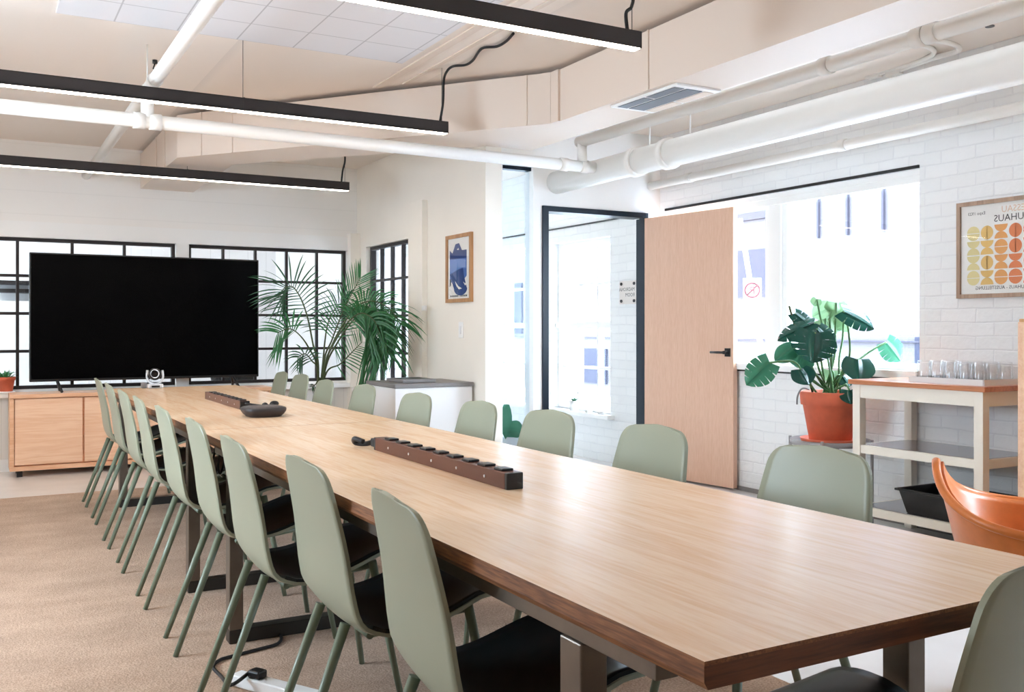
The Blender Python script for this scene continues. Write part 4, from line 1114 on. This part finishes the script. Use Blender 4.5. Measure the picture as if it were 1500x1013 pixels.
# ================================================================== BEYOND THE DOOR
ya = at_x(908, 428, XR - .03).y; yb_ = at_x(933, 428, XR - .03).y; zt_ = at_x(920, 411, XR - .03).z; zb2 = at_x(920, 445, XR - .03).z
t = thing('room_sign', 'pale room name sign on standoffs beyond the open door', 'sign', (XR, (ya + yb_) / 2, zb2))
mb = MB(); mb.box((XR - .034, yb_, zb2), (XR - .028, ya, zt_)); mb.build('plate', M['signboard'], t)
for y in (yb_ + .03, ya - .03):
    for z in (zb2 + .025, zt_ - .025): MB().cyl((XR - .042, y, z), (XR, y, z), .013, 14).build('standoff', M['black'], t)
mb = MB()
for s_, zz in (('MADRONA', zb2 + .108), ('ROOM', zb2 + .062)):
    me = text_mesh(s_, .043); xs = [v.co.x for v in me.vertices]
    mt = Matrix(((0, 0, 1, XR - .0345), (1, 0, 0, yb_ + .025), (0, 1, 0, zz), (0, 0, 0, 1)))
    mb.mesh_in(me, mt); bpy.data.meshes.remove(me)
mb.build('lettering', M['black'], t)
# things on the corridor window sill
q = at_x(841, 602, XR - .0); q = Vector((XR - .02, at_x(841, 600, XR - .02).y, .41))
t = thing('potted_plant', 'small white pot with a sprig on the sill beyond the door', 'potted plant', q)
MB().lathe([(.04, 0), (.055, .09), (.05, .09), (.045, .07)], q, 24).build('pot', M['white'], t)
mb = MB(); mb.tube([q + Vector((0, 0, .07)), q + Vector((-.01, -.03, .15)), q + Vector((-.01, -.09, .17))], .004, 6)
for k in range(7):
    a = k * 2.4; blade(mb, q + Vector((0, 0, .075)), (math.cos(a) * .6, math.sin(a) * .6, .7), .09, .04, .4)
mb.build('foliage', M['palmdark'], t)
for k, px in enumerate((862, 881)):
    q = Vector((XR - .02, at_x(px, 604, XR - .02).y, .41))
    tag(MB().lathe([(.03, 0), (.045, .03), (.04, .03), (.02, .01)], q, 24).build('dish', M['white']), 'small pale dish on the corridor sill, ' + ('beside the potted sprig' if k == 0 else 'nearest the brick edge'), 'dish', 'dishes on the corridor sill')
q = Vector((3.72, 7.35, 0)); q = at_D(748, 600, 8.0); q.z = 0
t = thing('potted_plant', 'green plant on the floor seen through the tall glass sidelight', 'potted plant', q)
MB().lathe([(.13, 0), (.16, .26), (.14, .26)], q, 28).build('pot', M['basket'], t)
mb = MB()
for (cx, cy, tx, ty, w_) in ((742, 592, 741, 622, .10), (744, 623, 756, 628, .14), (738, 632, 775, 640, .12), (752, 640, 780, 636, .12), (735, 612, 720, 600, .1), (730, 640, 700, 648, .12)):
    a = at_D(cx, cy, 7.9); b_ = at_D(tx, ty, 7.85)
    blade(mb, a, b_ - a, (b_ - a).length * 1.2 + .06, w_, .1, 6, side=(b_ - a).cross(FW))
    mb.tube([q + Vector((0, 0, .24)), a], .006, 6)
mb.build('foliage', M['mon_mid'], t)

# ================================================================== OUTSIDE
struct('ground', MB().box((XR + .3, -14, -.75), (40, 40, -.7)), M['street'])
t = thing('building', 'pale building across the street, seen through the window', 'building', (15, 10, -.7))
mb = MB(); mb.box((15, 2, -.7), (24, 34, 11)); mb.build('facade', M['bldbrick'], t)
for (y0, y1, z0, z1) in ((15.0, 16.7, 1.85, 2.9), (17.1, 18.6, 1.85, 2.9), (10.9, 11.6, .1, 1.0), (21.4, 22.7, -.35, .6), (23.0, 24.3, 1.0, 2.6), (15.2, 16.4, 4.3, 5.4), (26.0, 27.4, 1.0, 2.6)):
    MB().box((14.93, y0, z0), (15.0, y1, z1)).build('window', M['bldwin'], t)
for y in (13.9, 13.15, 12.3): MB().box((14.94, y, 3.0), (15.0, y + .05, 4.7)).build('rib', M['bld'], t)
for z in (3.55, 4.0): MB().box((14.85, 14.6, z), (15.0, 17.5, z + .16)).build('cornice', M['bld'], t)
MB().box((14.9, 2, .9), (15.0, 34, .93)).build('ledge', M['bld'], t)
pb = at_D(1118, 530, 9.5); pm = at_D(1102, 425, 9.5); ptp = at_D(1084, 320, 9.5)
t = thing('parking_sign', 'leaning street sign post with a round no-parking plate outside the window', 'street sign', (pb.x, pb.y, -.7))
gd = pb + (pb - ptp) * ((pb.z + .7) / (ptp.z - pb.z))
MB().cyl(gd, ptp, .025, 10).build('post', M['signpole'], t)
vd = Vector((-pm.x, -pm.y, 0)).normalized(); sx_ = Vector((-vd.y, vd.x, 0))
mb = MB(); c_ = pm + vd * .03
hw_, hh_ = .09, .12
pts = [c_ + sx_ * a + Vector((0, 0, b_)) for a, b_ in ((-hw_, -hh_), (hw_, -hh_), (hw_, hh_), (-hw_, hh_))]
V1 = [mb.bm.verts.new(p) for p in pts]; V2 = [mb.bm.verts.new(p + vd * .006) for p in pts]
fs = [mb.bm.faces.new(V1[::-1]), mb.bm.faces.new(V2)] + [mb.bm.faces.new((V1[k], V1[(k + 1) % 4], V2[(k + 1) % 4], V2[k])) for k in range(4)]; mb._fin(fs)
pl = mb.build('plate', plain('sign_plate', (112, 110, 112), .7, spec=.1), t)
mb = MB(); mb.tube([c_ + vd * .008 + (sx_ * math.cos(a) + Vector((0, 0, math.sin(a)))) * .07 for a in [k * 2 * PI / 28 for k in range(29)]], .008, 8)
mb.tube([c_ + vd * .008 + (sx_ * .05 + Vector((0, 0, .05))), c_ + vd * .008 - (sx_ * .05 + Vector((0, 0, .05)))], .007, 8)
me = text_mesh('P', .11, 'CENTER')
mt = Matrix(((sx_.x * -1, 0, vd.x, c_.x + vd.x * .008), (sx_.y * -1, 0, vd.y, c_.y + vd.y * .008), (0, 1, 0, c_.z - .038), (0, 0, 0, 1)))
mb.mesh_in(me, mt); bpy.data.meshes.remove(me)
mb.build('symbol', M['signred'], pl)

# ================================================================== LIGHT
w = bpy.data.worlds.new('World'); scn.world = w; w.use_nodes = True
bg = w.node_tree.nodes['Background']; bg.inputs['Color'].default_value = (.73, .87, 1.0, 1); bg.inputs['Strength'].default_value = 18.0
def portal(loc, rot, sx, sy):
    l = bpy.data.lights.new('window_portal', 'AREA'); l.shape = 'RECTANGLE'; l.size = sx; l.size_y = sy; l.cycles.is_portal = True
    o = bpy.data.objects.new('window_portal', l); COL.objects.link(o); o.location = loc; o.rotation_euler = rot
RX = (0, PI / 2, 0)      # faces -X
for (a, b_, c, d_) in ((W1[0], W1[1], WZ0, WZ1), WA, WB, WD, (W0[0], W0[1], WZ0, WZ1)):
    portal((XR + .28, (a + b_) / 2, (c + d_) / 2), RX, d_ - c, b_ - a)
portal((XL - .14, (NL[0] + NL[1]) / 2, (NL[2] + NL[3]) / 2), (0, -PI / 2, 0), NL[3] - NL[2], NL[1] - NL[0])
portal(((CE[0] + CE[1]) / 2, 11.04, (CE[2] + CE[3]) / 2), (-PI / 2, 0, 0), CE[1] - CE[0], CE[3] - CE[2])
portal((XL - .14, (LW[0] + LW[1]) / 2, (LW[2] + LW[3]) / 2), (0, -PI / 2, 0), LW[3] - LW[2], LW[1] - LW[0])

# ================================================================== CAMERA
cam = bpy.data.cameras.new('camera'); cam.sensor_width = 36; cam.lens = 36 * F / 1500; cam.shift_y = -(506.5 - HY) / 1500
cam.clip_start = .02
co = bpy.data.objects.new('camera', cam); COL.objects.link(co); co.location = (0, 0, EYE); co.rotation_euler = (PI / 2, 0, -TH)
scn.camera = co
scn.view_settings.view_transform = 'Standard'; scn.view_settings.look = 'None'; scn.view_settings.gamma = 1; scn.view_settings.use_curve_mapping = False
scn.view_settings.exposure = 1.0
scn.cycles.max_bounces = 10; scn.cycles.diffuse_bounces = 6; scn.cycles.glossy_bounces = 4; scn.cycles.transparent_max_bounces = 16
scn.cycles.caustics_reflective = False; scn.cycles.caustics_refractive = False
